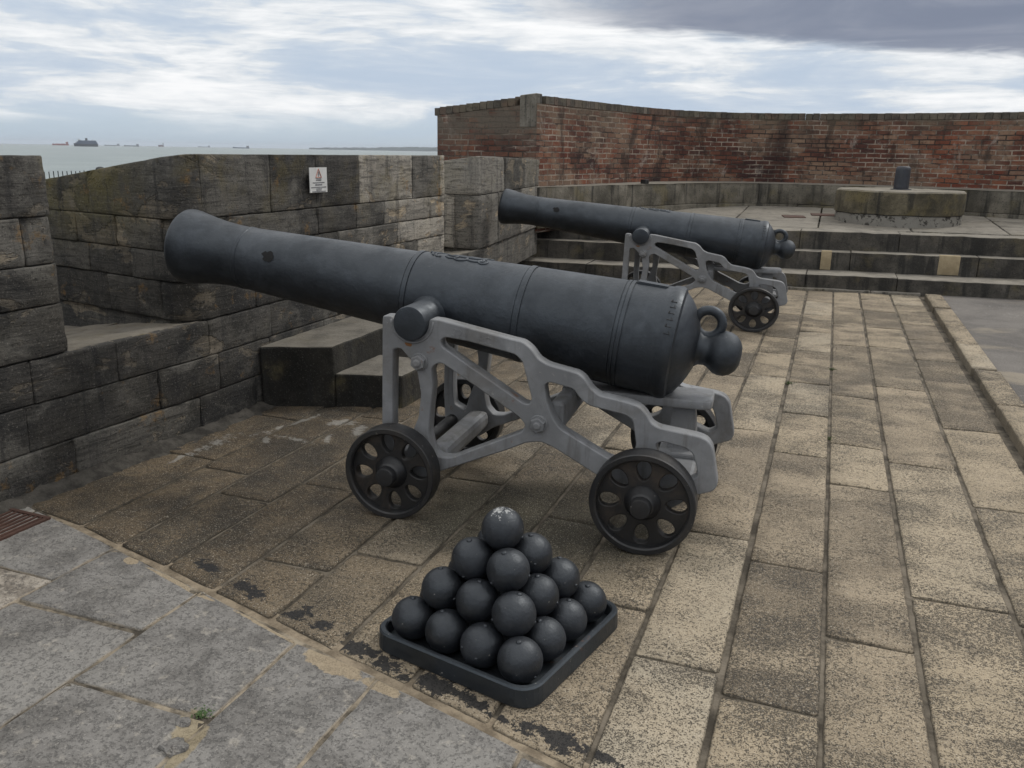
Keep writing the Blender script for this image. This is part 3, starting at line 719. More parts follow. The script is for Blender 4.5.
pb(coping(ip,None,4,skip0=.13),'coping',M['cop'],bw,smooth=False)
pb(coping(endp,ztb,5,skip1=.27),'coping',M['cop'],bw,smooth=False)
# stone quoin on the corner
mb=MB(); bm=bmesh.new(); 
qp=[(-4.17,11.50),(-3.905,11.435),(-3.88,11.60),(-4.0,11.85),(-4.25,11.8)]
vs=[bm.verts.new((*p,2.03)) for p in qp]; f0=bm.faces.new(vs); rr=bmesh.ops.extrude_face_region(bm,geom=[f0])
for v in rr['geom']:
    if isinstance(v,bmesh.types.BMVert): v.co.z=ztb(v.co.x)+.018
bmesh.ops.recalc_face_normals(bm,faces=bm.faces[:]); bmesh.ops.bevel(bm,geom=bm.edges[:],offset=.015,segments=2,profile=.5,affect='EDGES'); mb.addbm(bm)
pb(mb,'corner_stone',M['quoin'],bw,smooth=False)
# ledge
lg=empty('stone_ledge',(-1,15.8,0),label='long curved low stone ledge along the foot of the brick wall',cat='ledge')
lp_pts=[]
for s in [ip.L*k/60 for k in range(61)]:
    p,n=ip.at(s); q=p+n*min(.48,.05+s*.13); lp_pts.append((q.x,q.y))
lp=Path(lp_pts); mb=MB(); random.seed(9)
masonry(mb,lp,[.66,.88,1.235],(1.1,1.9),seed=12,res=.14,amp=.008)
pb(mb,'ledge_face',M['ledge'],lg)
mb=MB(); n=80
for i in range(n+1):
    s=lp.L*i/n; p,nn=lp.at(s); a=p+nn*.006; b=p-nn*.54
    mb.v.append(Vector((a.x,a.y,1.232+.006*fn(s,0,0,2)))); mb.v.append(Vector((b.x,b.y,1.25)))
    if i: mb.face((2*i-2,2*i,2*i+1,2*i-1))
pb(mb,'ledge_top',M['plat'],lg)
p,nn=ip.at(ip.L*.17)
pc=(-2.98,14.0)
mb=MB(); mb.box(-.05,.05,-.05,.05,0,.07,.008); ib=mb.build('iron_block',M['wheel'],None,attrs=False); ib.location=(-2.90,14.05,1.235); ib.rotation_euler=(0,0,-.4)
tag(ib,'tiny black iron block on the curved ledge below the brick wall','block')
# ------------------------------------------------------------------ round plinth and bollard
PX,PY=.965,14.58
pl=empty('round_plinth',(PX,PY,.765),label='low round lichened stone plinth on the platform before the brick wall',cat='plinth')
def disc(name,prof,m,parent,seg=72,amp=.006,label=None):
    mb=MB(); mb.lathe(prof,Matrix.Rotation(-PI/2,4,'Y'),seg)
    for v in mb.v:
        v+=Vector((fn(v.x,v.y,v.z,3),fn(v.x+5,v.y,v.z,3),fn(v.x,v.y+5,v.z,3)))*amp
    o=mb.build(name,m,parent,smooth=False); 
    if label:o['label']=label
    return o
disc('base_ring',[(-.06,.905),(.06,.905),(.125,.902),(.138,.88)],M['patchpaint'],pl,label='base course with flaking white paint')
disc('drum',[(.132,.88),(.142,.92),(.24,.925),(.36,.922),(.455,.915),(.475,.89),(.48,.5),(.48,.02)],M['plinth'],pl)
bo=empty('bollard',(PX-.0,PY-.1,1.243),label='stubby dark blue-black iron bollard on top of the round stone plinth',cat='bollard')
mb=MB(); mb.lathe([(0,.109),(.03,.108),(.29,.105),(.325,.099),(.345,.082),(.35,.03)],Matrix.Rotation(-PI/2,4,'Y'),32); mb.build('post',M['bollard'],bo,smooth=True,attrs=False)
mb=MB(); mb.lathe([(-.004,.15),(.012,.15),(.016,.12)],Matrix.Rotation(-PI/2,4,'Y'),32); mb.build('base_flange',M['bollard'],bo,smooth=False,attrs=False)
for (x,y,w,l,rz,lab) in ((-.55,14.55,.34,.28,.2,'rusty square iron plate let into the platform, nearer the far cannon'),(-.05,15.0,.5,.3,.1,'rusty square iron plate let into the platform, nearer the round plinth')):
    mb=MB(); mb.box(-w/2,w/2,-l/2,l/2,-.02,.012,.004); o=mb.build('iron_plate',M['rustgrate'],None,attrs=False); o.location=(x,y,zp(y)); o.rotation_euler=(R(2.4),0,rz)
    tag(o,lab,'plate',group='iron plates on the upper platform')

# ------------------------------------------------------------------ cannon
BR=dict(
O=[(1.297,.941),(1.292,.957),(1.245,.957),(1.23,.91),(1.19,.868),(1.15,.853),(1.105,.868),(1.072,.91),(1.062,.957),(1.01,.955),(.673,.893),(.615,.884),(.575,.855),(.543,.812),(.499,.79),(.396,.770),(.362,.764),(.33,.743),(.300,.700),(.262,.672),(.139,.653),(.087,.640),(.051,.611),(.025,.566),(-.010,.549),(-.180,.530),(-.219,.517),(-.244,.485),(-.279,.318),(-.262,.285),(-.184,.255),(-.07,.165),(.06,.160),(.130,.215),(.254,.295),(.469,.408),(.524,.424),(.591,.411),(.683,.364),(1.02,.215),(1.10,.155),(1.24,.155),(1.305,.22),(1.312,.416)],
H=[[(1.245,.80),(1.258,.423),(1.25,.33),(1.185,.30),(1.157,.394),(1.122,.479),(1.108,.593),(1.125,.699),(1.150,.745),(1.206,.808)],
[(1.039,.743),(1.056,.715),(1.048,.639),(1.061,.524),(1.072,.404),(1.056,.330),(1.018,.290),(.959,.294),(.612,.462),(.594,.496),(.625,.531),(1.002,.754)],
[(1.008,.858),(.986,.877),(.876,.866),(.65,.824),(.616,.795),(.567,.622),(.578,.598),(.604,.598),(1.001,.832)],
[(.511,.694),(.487,.710),(.376,.688),(.346,.648),(.304,.618),(.14,.592),(.106,.572),(.085,.46),(.10,.40),(.15,.37),(.212,.384),(.433,.498),(.468,.545),(.498,.617)],
[(0,.474),(-.025,.488),(-.127,.471),(-.162,.449),(-.183,.389),(-.190,.345),(-.15,.32),(-.06,.36),(-.01,.42)]])
def roundpoly(P,n=3,r=.016):
    out=[]; m=len(P)
    for i in range(m):
        p=Vector(P[i]); a=Vector(P[i-1])-p; b=Vector(P[(i+1)%m])-p
        ra=min(r,a.length*.4); rb=min(r,b.length*.4); a.normalize(); b.normalize()
        for k in range(n+1):
            t=k/n; q=(p+a*ra)*(1-t)**2+p*2*t*(1-t)+(p+b*rb)*t*t; out.append((q.x,q.y))
    return out
def cutplate(name,outline,holes,half,bevel,m,parent,mtx,round_=True,rr=.016):
    cu=bpy.data.curves.new('outline','CURVE'); cu.dimensions='2D'; cu.fill_mode='BOTH'; cu.extrude=half-bevel; cu.bevel_depth=bevel; cu.bevel_resolution=1; cu.offset=-bevel
    for L in [outline]+holes:
        if round_: L=roundpoly(L,3,rr)
        sp=cu.splines.new('POLY'); sp.points.add(len(L)-1); sp.use_cyclic_u=True
        for q,(x,y) in zip(sp.points,L): q.co=(x,y,0,1)
    t=bpy.data.objects.new('tmp',cu); C.objects.link(t)
    dg=bpy.context.evaluated_depsgraph_get(); me=bpy.data.meshes.new_from_object(t.evaluated_get(dg)); 
    bpy.data.objects.remove(t); bpy.data.curves.remove(cu)
    me.transform(mtx); me.name=name; me.materials.clear(); me.materials.append(m)
    o=bpy.data.objects.new(name,me); C.objects.link(o); o.parent=parent; return o
XZ=lambda y: Matrix(((1,0,0,0),(0,0,-1,y),(0,1,0,0),(0,0,0,1)))   # curve plane -> local x,z at offset y
EL=R(7.2); AX0=.845
def axis_m(): return Matrix.Translation((0,0,AX0))@Matrix.Rotation(-EL,4,'Y')
def make_cannon():
    root=empty('cannon',(0,0,0))
    A=axis_m()
    prof=[(-.125,.078),(-.118,.10),(-.105,.135),(-.085,.178),(-.06,.215),(-.04,.235),(-.03,.243),(-.022,.262),(-.008,.269),(.012,.270),(.03,.267),(.038,.262),(.050,.2605),(.062,.2605),(.070,.2565),
      (.205,.2545),(.207,.2535),(.2075,.2510),(.2115,.2510),(.212,.2570),(.228,.2568),(.2285,.2525),(.2325,.2525),(.233,.2562),(.246,.2558),(.2465,.2505),(.2505,.2505),(.252,.253),
      (.69,.2365),(.6905,.2345),(.6945,.2345),(.696,.2395),(.722,.239),(.7225,.2325),(.7265,.2325),(.728,.2345),
      (1.275,.2085),(1.2755,.2062),(1.2795,.2062),(1.281,.2115),(1.303,.211),(1.3035,.2030),(1.3075,.2030),(1.309,.205),(1.325,.203),
      (2.24,.1645),(2.252,.1645),(2.2525,.163),(2.255,.163),(2.258,.1665),(2.273,.1668),(2.276,.164),(2.30,.1635),(2.36,.165),(2.43,.170),(2.50,.179),(2.56,.190),(2.605,.1985),(2.632,.2015),(2.646,.1995),(2.655,.193),(2.660,.180),(2.660,.076),(2.655,.070),(2.2,.070)]
    mb=MB(); mb.lathe(prof,A,96); barrel=mb.build('barrel',M['barrel'],root,smooth=True,attrs=False)
    try:
        barrel.data.set_sharp_from_angle(angle=R(28))
    except Exception: pass
    mb=MB(); mb.lathe([(-.355+.030,.012),(-.322,.045),(-.310,.070),(-.29,.091),(-.262,.103),(-.235,.105),(-.21,.098),(-.19,.084),(-.178,.076),(-.165,.0715),(-.14,.074),(-.118,.09),(-.10,.12)],A,48)
    mb.build('cascable_button',M['barrel'],root,smooth=True,attrs=False)
    mb=MB(); cx,cz,rr=-.150,.126,.061
    mb.tube([A@Vector((cx+rr*math.cos(t),0,cz+rr*math.sin(t))) for t in [2*PI*k/32 for k in range(32)]],.0225,12,True)
    mb.build('breeching_loop',M['barrel'],root,smooth=True,attrs=False)
    # trunnions, one on each side
    TR=(1.145,.935)
    for sy in (1,-1):
        mb=MB(); mb.lathe([(.14,.105),(.20,.100),(.225,.088),(.235,.081),(.430,.081),(.437,.078),(.439,.07)],Matrix.Translation((TR[0],0,TR[1]))@Matrix.Rotation(sy*PI/2,4,'Z'),40)
        o=mb.build('trunnion',M['barrel'],root,smooth=True,attrs=False)
        try:o.data.set_sharp_from_angle(angle=R(40))
        except Exception: pass
    # vent field: raised pan on top of the breech
    mb=MB(); bm=bmesh.new(); bmesh.ops.create_cube(bm,size=1)
    for v in bm.verts: v.co=Vector((.132+v.co.x*.15,v.co.y*.07,+.2555+v.co.z*.016))
    bmesh.ops.bevel(bm,geom=bm.edges[:],offset=.005,segments=2,affect='EDGES'); mb.addbm(bm,A); mb.build('vent_plate',M['barrel'],root,attrs=False)
    # raised crowned cypher on the second reinforce
    mb=MB()
    def onb(x,y,r=.221): 
        rad=.2250-.0165*(x-.95)/.35+r-.221
        return A@Vector((x,rad*math.sin(y/rad),rad*math.cos(y/rad)))
    def curl(cx,cy,rx,ry,a0,a1,n=16,rt=.0055):
        mb.tube([onb(cx+rx*math.cos(a0+(a1-a0)*k/n),cy+ry*math.sin(a0+(a1-a0)*k/n)) for k in range(n+1)],rt,6)
    for sy in (1,-1):
        curl(1.00,sy*.032,.045,.026,0,5.2); curl(1.075,sy*.036,.035,.03,.6,5.8); curl(1.125,sy*.018,.03,.035,0,3.1); curl(.955,sy*.05,.022,.022,-1,4)
    curl(1.19,0,.022,.052,-1.6,1.6); curl(1.215,0,.016,.04,-1.6,1.6); curl(1.04,0,.085,.016,0,6.2)
    mb.tube([onb(1.18,-.055),onb(1.18,.055)],.0065,6); mb.sphere(onb(1.24,0),.009)
    mb.build('crowned_cypher',M['barrel'],root,smooth=True,attrs=False)
    # weight marks cut in the base ring (worn strokes)
    mb=MB(); 
    for k,a in enumerate((20,27,34,41,48,55)):
        def ob(x,d): 
            t=R(a+d); return A@Vector((x,.2705*math.cos(t),.2705*math.sin(t)))
        mb.tube([ob(-.002,0),ob(.026,.3)],.0018,5)
        if k%2: mb.tube([ob(.026,.3),ob(.020,3.)],.0018,5)
        else: mb.tube([ob(.0,0),ob(.006,3.)],.0018,5)
    mb.build('weight_marks',M['wheel'],root,attrs=False)
    # worn bare blotch near the muzzle, on the side of the chase
    mb=MB(); mm=Matrix.Rotation(R(0),4,'X')
    n=28; o=0; cxx,ca=2.06,R(22)
    rad=.1755
    for k in range(n):
        t=2*PI*k/n; rr=1+.45*fn(math.cos(t)+3,math.sin(t),0,1.5,4)
        x=cxx+.032*rr*math.cos(t); a=ca+.16*rr*math.sin(t); mb.v.append(A@Vector((x,rad*math.cos(a),rad*math.sin(a))))
    mb.v.append(A@Vector((cxx,rad*math.cos(ca),rad*math.sin(ca))))
    for k in range(n): mb.face((k,(k+1)%n,n))
    mb.build('bare_patch',M['bare'],root,smooth=True,attrs=False)
    # two cast iron cheeks
    for sy in (1,-1):
        y=sy*.3625
        br=cutplate('bracket',BR['O'],BR['H'],.0375,.006,M['grey_paint'],root,Matrix.Translation((0 if sy==1 else -.04,0,0))@XZ(y))
        # trunnion seat rim
        mb=MB(); pts=[]
        for k in range(17):
            t=PI+PI*k/16; pts.append((1.148+.105*math.cos(t),sy*.399,.945+.105*math.sin(t)))
        mb.tube(pts,.007,6); mb.build('seat_rim',M['grey_paint'],br,smooth=True,attrs=False)
        for (bx,bz) in ((1.112,.751),(.532,.510)):
            mb=MB(); mb.lathe([(.365,.043),(.405,.042),(.408,.039)],Matrix.Translation((bx,0,bz))@Matrix.Rotation(sy*PI/2,4,'Z'),24)
            mb.lathe([(.40,.036),(.430,.036),(.434,.032)],Matrix.Translation((bx,0,bz))@Matrix.Rotation(sy*PI/2,4,'Z')@Matrix.Rotation(.4,4,'X'),6)
            mb.lathe([(.43,.019),(.442,.018),(.446,.012)],Matrix.Translation((bx,0,bz))@Matrix.Rotation(sy*PI/2,4,'Z'),16)
            mb.build('bolt',M['grey_paint'],br,attrs=False)
        if sy==1:
            for txt,tx,tz in (('324',.955,.918),('PC',.83,.896)):
                cu=bpy.data.curves.new('mark','FONT'); cu.body=txt; cu.size=.052; cu.extrude=.0018
                t=bpy.data.objects.new('tmp',cu); C.objects.link(t); dg=bpy.context.evaluated_depsgraph_get()
                me=bpy.data.meshes.new_from_object(t.evaluated_get(dg)); bpy.data.objects.remove(t); bpy.data.curves.remove(cu)
                # text runs towards the breech, facing outwards (+y)
                me.transform(Matrix(((-1,0,0,tx),(0,0,1,.4005),(0,1,0,tz-.03),(0,0,0,1)))@Matrix.Rotation(R(-10),4,'Z'))
                me.materials.clear(); me.materials.append(M['grey_paint']); me.name='cast_number'
                o=bpy.data.objects.new('cast_number',me); C.objects.link(o); o.parent=br
            mb=MB(); 
            o0=len(mb.v)
            blobpts=[]
            for k in range(20):
                t=2*PI*k/20; rr=1+.4*fn(math.cos(t),math.sin(t),4,1.5,3); blobpts.append(Vector((1.165+.022*rr*math.cos(t),.4008,.842+.014*rr*math.sin(t)-.006)))
            mb.v+=blobpts+[Vector((1.165,.4012,.838))]
            for k in range(20): mb.face((k,(k+1)%20,20))
            mb.build('rust_stain',M['rusty'],br,attrs=False)
    def beam(name,x0,x1,z0,z1,m,y=.325,bev=.012,parent=root,slope=0):
        mb=MB(); mb.box(x0,x1,-y,y,z0,z1,bev)
        if slope:
            for v in mb.v: v.z+=slope*(v.x-x0)
        return mb.build(name,m,parent,attrs=False)
    beam('front_transom',1.0,1.11,.22,.315,M['grey_paint'],bev=.03)
    beam('middle_transom',.43,.50,.47,.60,M['grey_paint'],bev=.018)
    beam('rear_transom',-.17,.03,.25,.32,M['grey_paint'],bev=.02)
    for ax in (.030,1.222): 
        mb=MB(); mb.lathe([(-.5,.034),(.5,.034)],Matrix.Translation((ax,0,.235))@Matrix.Rotation(PI/2,4,'Z'),20); mb.build('axle',M['wheel'],root,smooth=False,attrs=False)
    # elevating bed under the breech with its screw post
    bed=cutplate('stool_bed',[(.46,-.08),(.46,.08),(.10,.115),(-.19,.115),(-.215,.095),(-.215,-.095),(-.19,-.115),(.10,-.115)],[],.022,.008,M['grey_paint'],root,Matrix.Translation((0,0,.585))@Matrix.Rotation(R(-0.),4,'Y'),rr=.03)
    mb=MB(); 
    for (xa,xb,za,zb,w0,w1) in ((-.135,-.035,.32,.565,.055,.046),):
        o=len(mb.v)
        for z,w,e in ((za,w0,.02),(zb,w1,0)):
            mb.v+=[Vector((xa-e,-w,z)),Vector((xb+e,-w,z)),Vector((xb+e,w,z)),Vector((xa-e,w,z))]
        for fc in ((0,1,5,4),(1,2,6,5),(2,3,7,6),(3,0,4,7),(4,5,6,7),(3,2,1,0)): mb.face([o+k for k in fc])
    mb.build('bed_post',M['grey_paint'],root,attrs=False)
    mb=MB(); mb.box(-.185,.02,-.12,.12,.315,.345,.01); mb.build('bed_foot',M['grey_paint'],root,attrs=False)
    mb=MB(); mb.lathe([(-.06,.02),(-.06,.045),(.06,.045),(.06,.02)],Matrix.Translation((.46,0,.585))@Matrix.Rotation(PI/2,4,'Z'),20); mb.build('hinge_knuckle',M['grey_paint'],bed,attrs=False)
    # wheels
    for wx_,sy in ((1.222,1),(.030,1),(1.195,-1),(-.005,-1)):
        rw=.2325 if wx_<.5 else .225
        y0=sy*.482
        oc=[(rw*.93*math.cos(2*PI*k/64),rw*.93*math.sin(2*PI*k/64)) for k in range(64)]
        holes=[]
        ph=random.uniform(0,.7)
        for k in range(8):
            a=2*PI*k/8+.25+ph; hs=[]
            for j in range(18):
                t=2*PI*j/18; rad=rw*(.63+.195*math.cos(t)); wd=rw*(.138+.028*math.cos(t))*math.sin(t)
                hs.append((rad*math.cos(a)-wd*math.sin(a),rad*math.sin(a)+wd*math.cos(a)))
            holes.append(hs[::-1])
        w=cutplate('wheel',oc,holes,.018,.005,M['disc'],root,Matrix.Translation((wx_,y0,rw))@Matrix(((1,0,0,0),(0,0,-1,0),(0,1,0,0),(0,0,0,1))),round_=False)
        T=Matrix.Translation((wx_,y0,rw))@Matrix.Rotation(sy*PI/2,4,'Z')
        mb=MB(); mb.lathe([(-.05,rw*.87),(-.05,rw*.985),(-.045,rw),(.047,rw),(.053,rw*.985),(.053,rw*.90),(.047,rw*.87),(.02,rw*.86),(-.04,rw*.86),(-.05,rw*.87)],T,72,cap=False)
        mb.build('tyre',M['wheel'],w,smooth=False,attrs=False)
        mb=MB(); mb.lathe([(-.075,.04),(-.075,.062),(-.02,.075),(.012,.082),(.026,.078),(.036,.066),(.055,.058),(.062,.052),(.064,.048),(.092,.046),(.100,.042),(.102,.03)],T,32)
        o=mb.build('hub',M['wheel'],w,smooth=True,attrs=False)
        try:o.data.set_sharp_from_angle(angle=R(35))
        except Exception: pass
    return root
def copy_tree(o,parent=None):
    c=o.copy(); C.objects.link(c)
    if parent: c.parent=parent
    for ch in list(o.children): copy_tree(ch,c)
    return c
random.seed(5)
can=make_cannon()
u_ang=PI+.067
nx,ny=-.067,.998
can.location=(-.602+nx*.535,3.379+ny*.535,0); can.rotation_euler=(0,0,u_ang)
tag(can,'large black cannon on a grey iron garrison carriage beside the ball pile','cannon','cannons on grey iron carriages')
can2=copy_tree(can)
a2=R(186); n2=(math.sin(a2),-math.cos(a2))
can2.location=(-.583+n2[0]*.535,8.63+n2[1]*.535,0); can2.rotation_euler=(0,0,a2); can2.scale=(1.05,1,.955)
can2['label']='farther black cannon on a grey carriage in front of the wide steps'

# ------------------------------------------------------------------ ball tray and cannonballs
TC=Vector((-.965,2.565,0)); TA=R(-13)
tr=empty('ball_tray',TC,TA,label='square black iron tray with rounded corners holding the cannonball pyramid',cat='tray')
hs=.332
def rsq(h,r,n=6):
    out=[]
    for cx,cy,a0 in ((h-r,h-r,0),(-h+r,h-r,90),(-h+r,-h+r,180),(h-r,-h+r,270)):
        for k in range(n+1): a=R(a0+90*k/n); out.append((cx+r*math.cos(a),cy+r*math.sin(a)))
    return out
mb=MB(); loops=[(rsq(hs+.004,.08),.004),(rsq(hs+.002,.08),.055),(rsq(hs+.002,.08),.066),(rsq(hs-.003,.077),.072),(rsq(hs-.016,.068),.072),(rsq(hs-.021,.064),.067),(rsq(hs-.022,.064),.022)]
for L,z in loops:
    for x,y in L: mb.v.append(Vector((x,y,z+.0015*fn(x,y,z,12))))
n=len(loops[0][0])
for i in range(len(loops)-1):
    for k in range(n): mb.face((i*n+k,i*n+(k+1)%n,(i+1)*n+(k+1)%n,(i+1)*n+k))
mb.build('rim',M['tray'],tr,smooth=False,attrs=False)
mb=MB(); L=rsq(hs-.018,.066); mb.v=[Vector((x,y,.024)) for x,y in L]+[Vector((x,y,.006)) for x,y in L]; mb.face(list(range(n)))
mb.build('floor',M['tray'],tr,attrs=False)
DB=.151; rb=DB/2
def ball_mesh(seed):
    mb=MB(); mb.sphere((0,0,0),rb,None,40,26)
    for v in mb.v: v*=1+.007*fn(v.x+seed,v.y,v.z,18)+.004*fn(v.x+seed,v.y,v.z,75)
    me=mb.build('tmp',M['ball'],None,smooth=True,attrs=False)
    random.seed(seed)
    # cast nub and tiny weld lugs where the balls were joined
    m2=MB(); m2.v=[v.co.copy() for v in me.data.vertices]; m2.f=[tuple(p.vertices) for p in me.data.polygons]; m2.tone=[.5]*len(m2.f); m2.tone2=m2.tone[:]
    m2.lathe([(-.008,.0105),(.002,.0095),(.004,.008),(.0055,.0055),(.006,.002)],Matrix.Translation((0,0,rb-.001))@Matrix.Rotation(-PI/2,4,'Y'),12)
    for k in range(2):
        a=random.uniform(0,6.28); e=random.uniform(-.5,.1); d=Vector((math.cos(a)*math.cos(e),math.sin(a)*math.cos(e),math.sin(e)))
        m2.sphere(d*(rb-.002),(.007,.007,.005),None,8,6)
    bpy.data.objects.remove(me)
    return m2
dirs={'f':(-1,-1)}
ca,sa=math.cos(TA),math.sin(TA)
names={0:'bottom',1:'second',2:'third',3:'top'}
ordn=['first','second','third','fourth']
for layer in range(4):
    nn_=4-layer
    for i in range(nn_):
        for j in range(nn_):
            if 0<i<nn_-1 and 0<j<nn_-1: continue      # buried inside the pyramid
            lx=(i-(nn_-1)/2)*DB; ly=(j-(nn_-1)/2)*DB; z=.024+rb+layer*DB*.7071-.001
            x=TC.x+lx*ca-ly*sa; y=TC.y+lx*sa+ly*ca
            mbb=ball_mesh(layer*100+i*10+j)
            o=mbb.build('cannonball',M['ball'],None,smooth=True,attrs=False); o.location=(x,y,z); o.rotation_euler=(random.uniform(-.25,.25),random.uniform(-.25,.25),random.uniform(0,6))
            e=nn_-1; ln=names[layer]
            if layer==3:
                lab='topmost black cannonball with pale scrapes crowning the pyramid'; o.rotation_euler=(0,0,0)
            elif (i,j)==(0,0): lab='black cannonball at the left corner of the pyramid\'s %s layer'%ln
            elif (i,j)==(e,0): lab='black cannonball at the near front corner of the pyramid\'s %s layer'%ln
            elif (i,j)==(e,e): lab='black cannonball at the right corner of the pyramid\'s %s layer'%ln
            elif (i,j)==(0,e): lab='black cannonball at the hidden far corner of the pyramid\'s %s layer'%ln
            elif j==0: lab='black cannonball in the front left edge of the %s layer, %s from the left corner'%(ln,ordn[i])
            elif i==e: lab='black cannonball in the front right edge of the %s layer, %s from the near corner'%(ln,ordn[j])
            elif i==0: lab='black cannonball in the back left edge of the %s layer, %s from the left corner'%(ln,ordn[j])
            else: lab='black cannonball in the back right edge of the %s layer, %s from the far corner'%(ln,ordn[i])
            tag(o,lab,'cannonball','cannonballs piled in the tray')
            if layer==3: o.data.materials[0]=M['ball_scraped']

# ------------------------------------------------------------------ drain grate and weeds
dg_=empty('drain_grate',(-3.43,2.56,.004),-.03,label='rusty iron drain grate set beside the grey flagstones',cat='grate')
mb=MB(); w,l=.30,.26
mb.box(-w/2,w/2,-l/2,-l/2+.02,-.02,.010,.002); mb.box(-w/2,w/2,l/2-.02,l/2,-.02,.010,.002); mb.box(-w/2,-w/2+.02,-l/2+.021,l/2-.021,-.02,.010,.002); mb.box(w/2-.02,w/2,-l/2+.021,l/2-.021,-.02,.010,.002)
mb.build('frame',M['rustgrate'],dg_,attrs=False)
mb=MB()
for k in range(8): x=-w/2+.035+k*.0325; mb.box(x-.006,x+.006,-l/2+.021,l/2-.021,-.02,.008,.001)
mb.build('bars',M['rustgrate'],dg_,attrs=False)
def weed(x,y,n,h,spread,label,m='grass'):
    mb=MB()
    for k in range(n):
        a=random.uniform(0,6.28); l=h*random.uniform(.4,1.); bx=x+random.gauss(0,spread*.35); byy=y+random.gauss(0,spread*.35)
        d=Vector((math.cos(a),math.sin(a),0)); sd=Vector((-d.y,d.x,0)); w=random.uniform(.001,.0025)
        p0=Vector((bx,byy,-.008)); p1=p0+d*l*.35+Vector((0,0,l*.7)); p2=p0+d*l*.9+Vector((0,0,l*.75))
        o=len(mb.v); mb.v+=[p0-sd*w,p0+sd*w,p1+sd*w*1.3,p1-sd*w*1.3,p2]; mb.face((o,o+1,o+2,o+3)); mb.face((o+3,o+2,o+4))
    o=mb.build('weed',M[m],None,attrs=False); return tag(o,label,'weed')
weed(-1.66,1.80,150,.020,.036,'green grassy weed tuft in a gap between grey flagstones')
weed(-.165,6.72,80,.022,.05,'small green weed in the paving joint nearest the near cannon button','moss')
weed(.150,7.35,70,.018,.05,'tiny moss tuft in a paving joint farther towards the steps','moss')
weed(.150,5.42,70,.015,.05,'tiny moss tuft in the paving joint at the middle of the walkway','moss')
# broken stones by the flagstone gap
for k,(x,y,s,lab) in enumerate(((-1.69,1.735,.026,'small chipped grey stone lying by the weed tuft'),(-1.63,1.64,.042,'larger broken pale stone lying in the flagstone gap'))):
    mb=MB(); mb.sphere((0,0,0),(s,s*.8,s*.4),None,14,10)
    for v in mb.v: v+=v.normalized()*.35*s*fn(v.x+k,v.y,v.z,22)
    o=mb.build('stone_chip',M['grey'],None,attrs=False); o.location=(x,y,.004); tag(o,lab,'stone','loose stones')

# ------------------------------------------------------------------ outside: shore, railing, sea, ships, far land
mb=MB()
mb.v=[Vector(p) for p in ((-30,-40,-.9),(-6.4,-40,-.9),(-6.4,60,-.9),(-30,60,-.9),(-31.5,-40,-8.5),(-31.5,60,-8.5))]; mb.face((0,1,2,3)); mb.face((4,0,3,5))
tag(mb.build('shore',M['shore'],attrs=False),kind='structure')
ra=empty('railing',(-27,24,-.9),label='thin dark spiked iron railing seen through the gap beyond the parapet',cat='railing')
mb=MB()
for k in range(240):
    y=-24+k*.2; mb.box(-.012,.012,y-.012,y+.012,0,1.62+.02*random.random()); 
mb.build('bars',M['darkmetal'],ra,attrs=False)
mb=MB(); mb.box(-.025,.025,-24.2,24.2,1.15,1.19); mb.box(-.025,.025,-24.2,24.2,.2,.24); mb.build('rails',M['darkmetal'],ra,attrs=False)
mb=MB(); mb.box(-.07,.07,2.33,2.47,0,1.6,.01); mb.sphere((0,2.4,1.68),(.17,.17,.10)); mb.build('post',M['darkmetal'],ra,attrs=False)
SEA=-8.3
mb=MB(); mb.v=[Vector((27000*math.cos(2*PI*k/48),27000*math.sin(2*PI*k/48),SEA)) for k in range(48)]; mb.face(range(48))
tag(mb.build('sea',M['sea'],attrs=False),kind='structure')
SM={k:plain('ship_'+k,c,.6) for k,c in dict(red=(.30,.07,.05),dark=(.035,.04,.05),white=(.5,.5,.5),grey=(.16,.18,.2),blue=(.07,.10,.16),maroon=(.12,.05,.05)).items()}
def bearing(px): return math.atan((px-512)/876.)-yaw
def hull(mb,L,B,H,bow=.16):
    ring=[]
    for t in (0,.03,.5,1-bow,1-bow*.4,1):
        w={0:.42,.03:.5,.5:.5}.get(t, .5 if t==1-bow else (.3 if t<1 else .02)); ring.append((-L/2+L*t,w*B))
    o=len(mb.v)
    for zz,k in ((-1,.9),(H,1.)):
        for x,w in ring: mb.v.append(Vector((x*(.97 if zz<0 else 1),w*k,zz+(H*.25*max(0,(x/L-.25)*4) if zz>0 else 0))))
        for x,w in ring[::-1]: mb.v.append(Vector((x*(.97 if zz<0 else 1),-w*k,zz+(H*.25*max(0,(x/L-.25)*4) if zz>0 else 0))))
    n=len(ring)*2
    for k in range(n): mb.face((o+k,o+(k+1)%n,o+n+(k+1)%n,o+n+k))
    mb.face([o+n+k for k in range(n)])
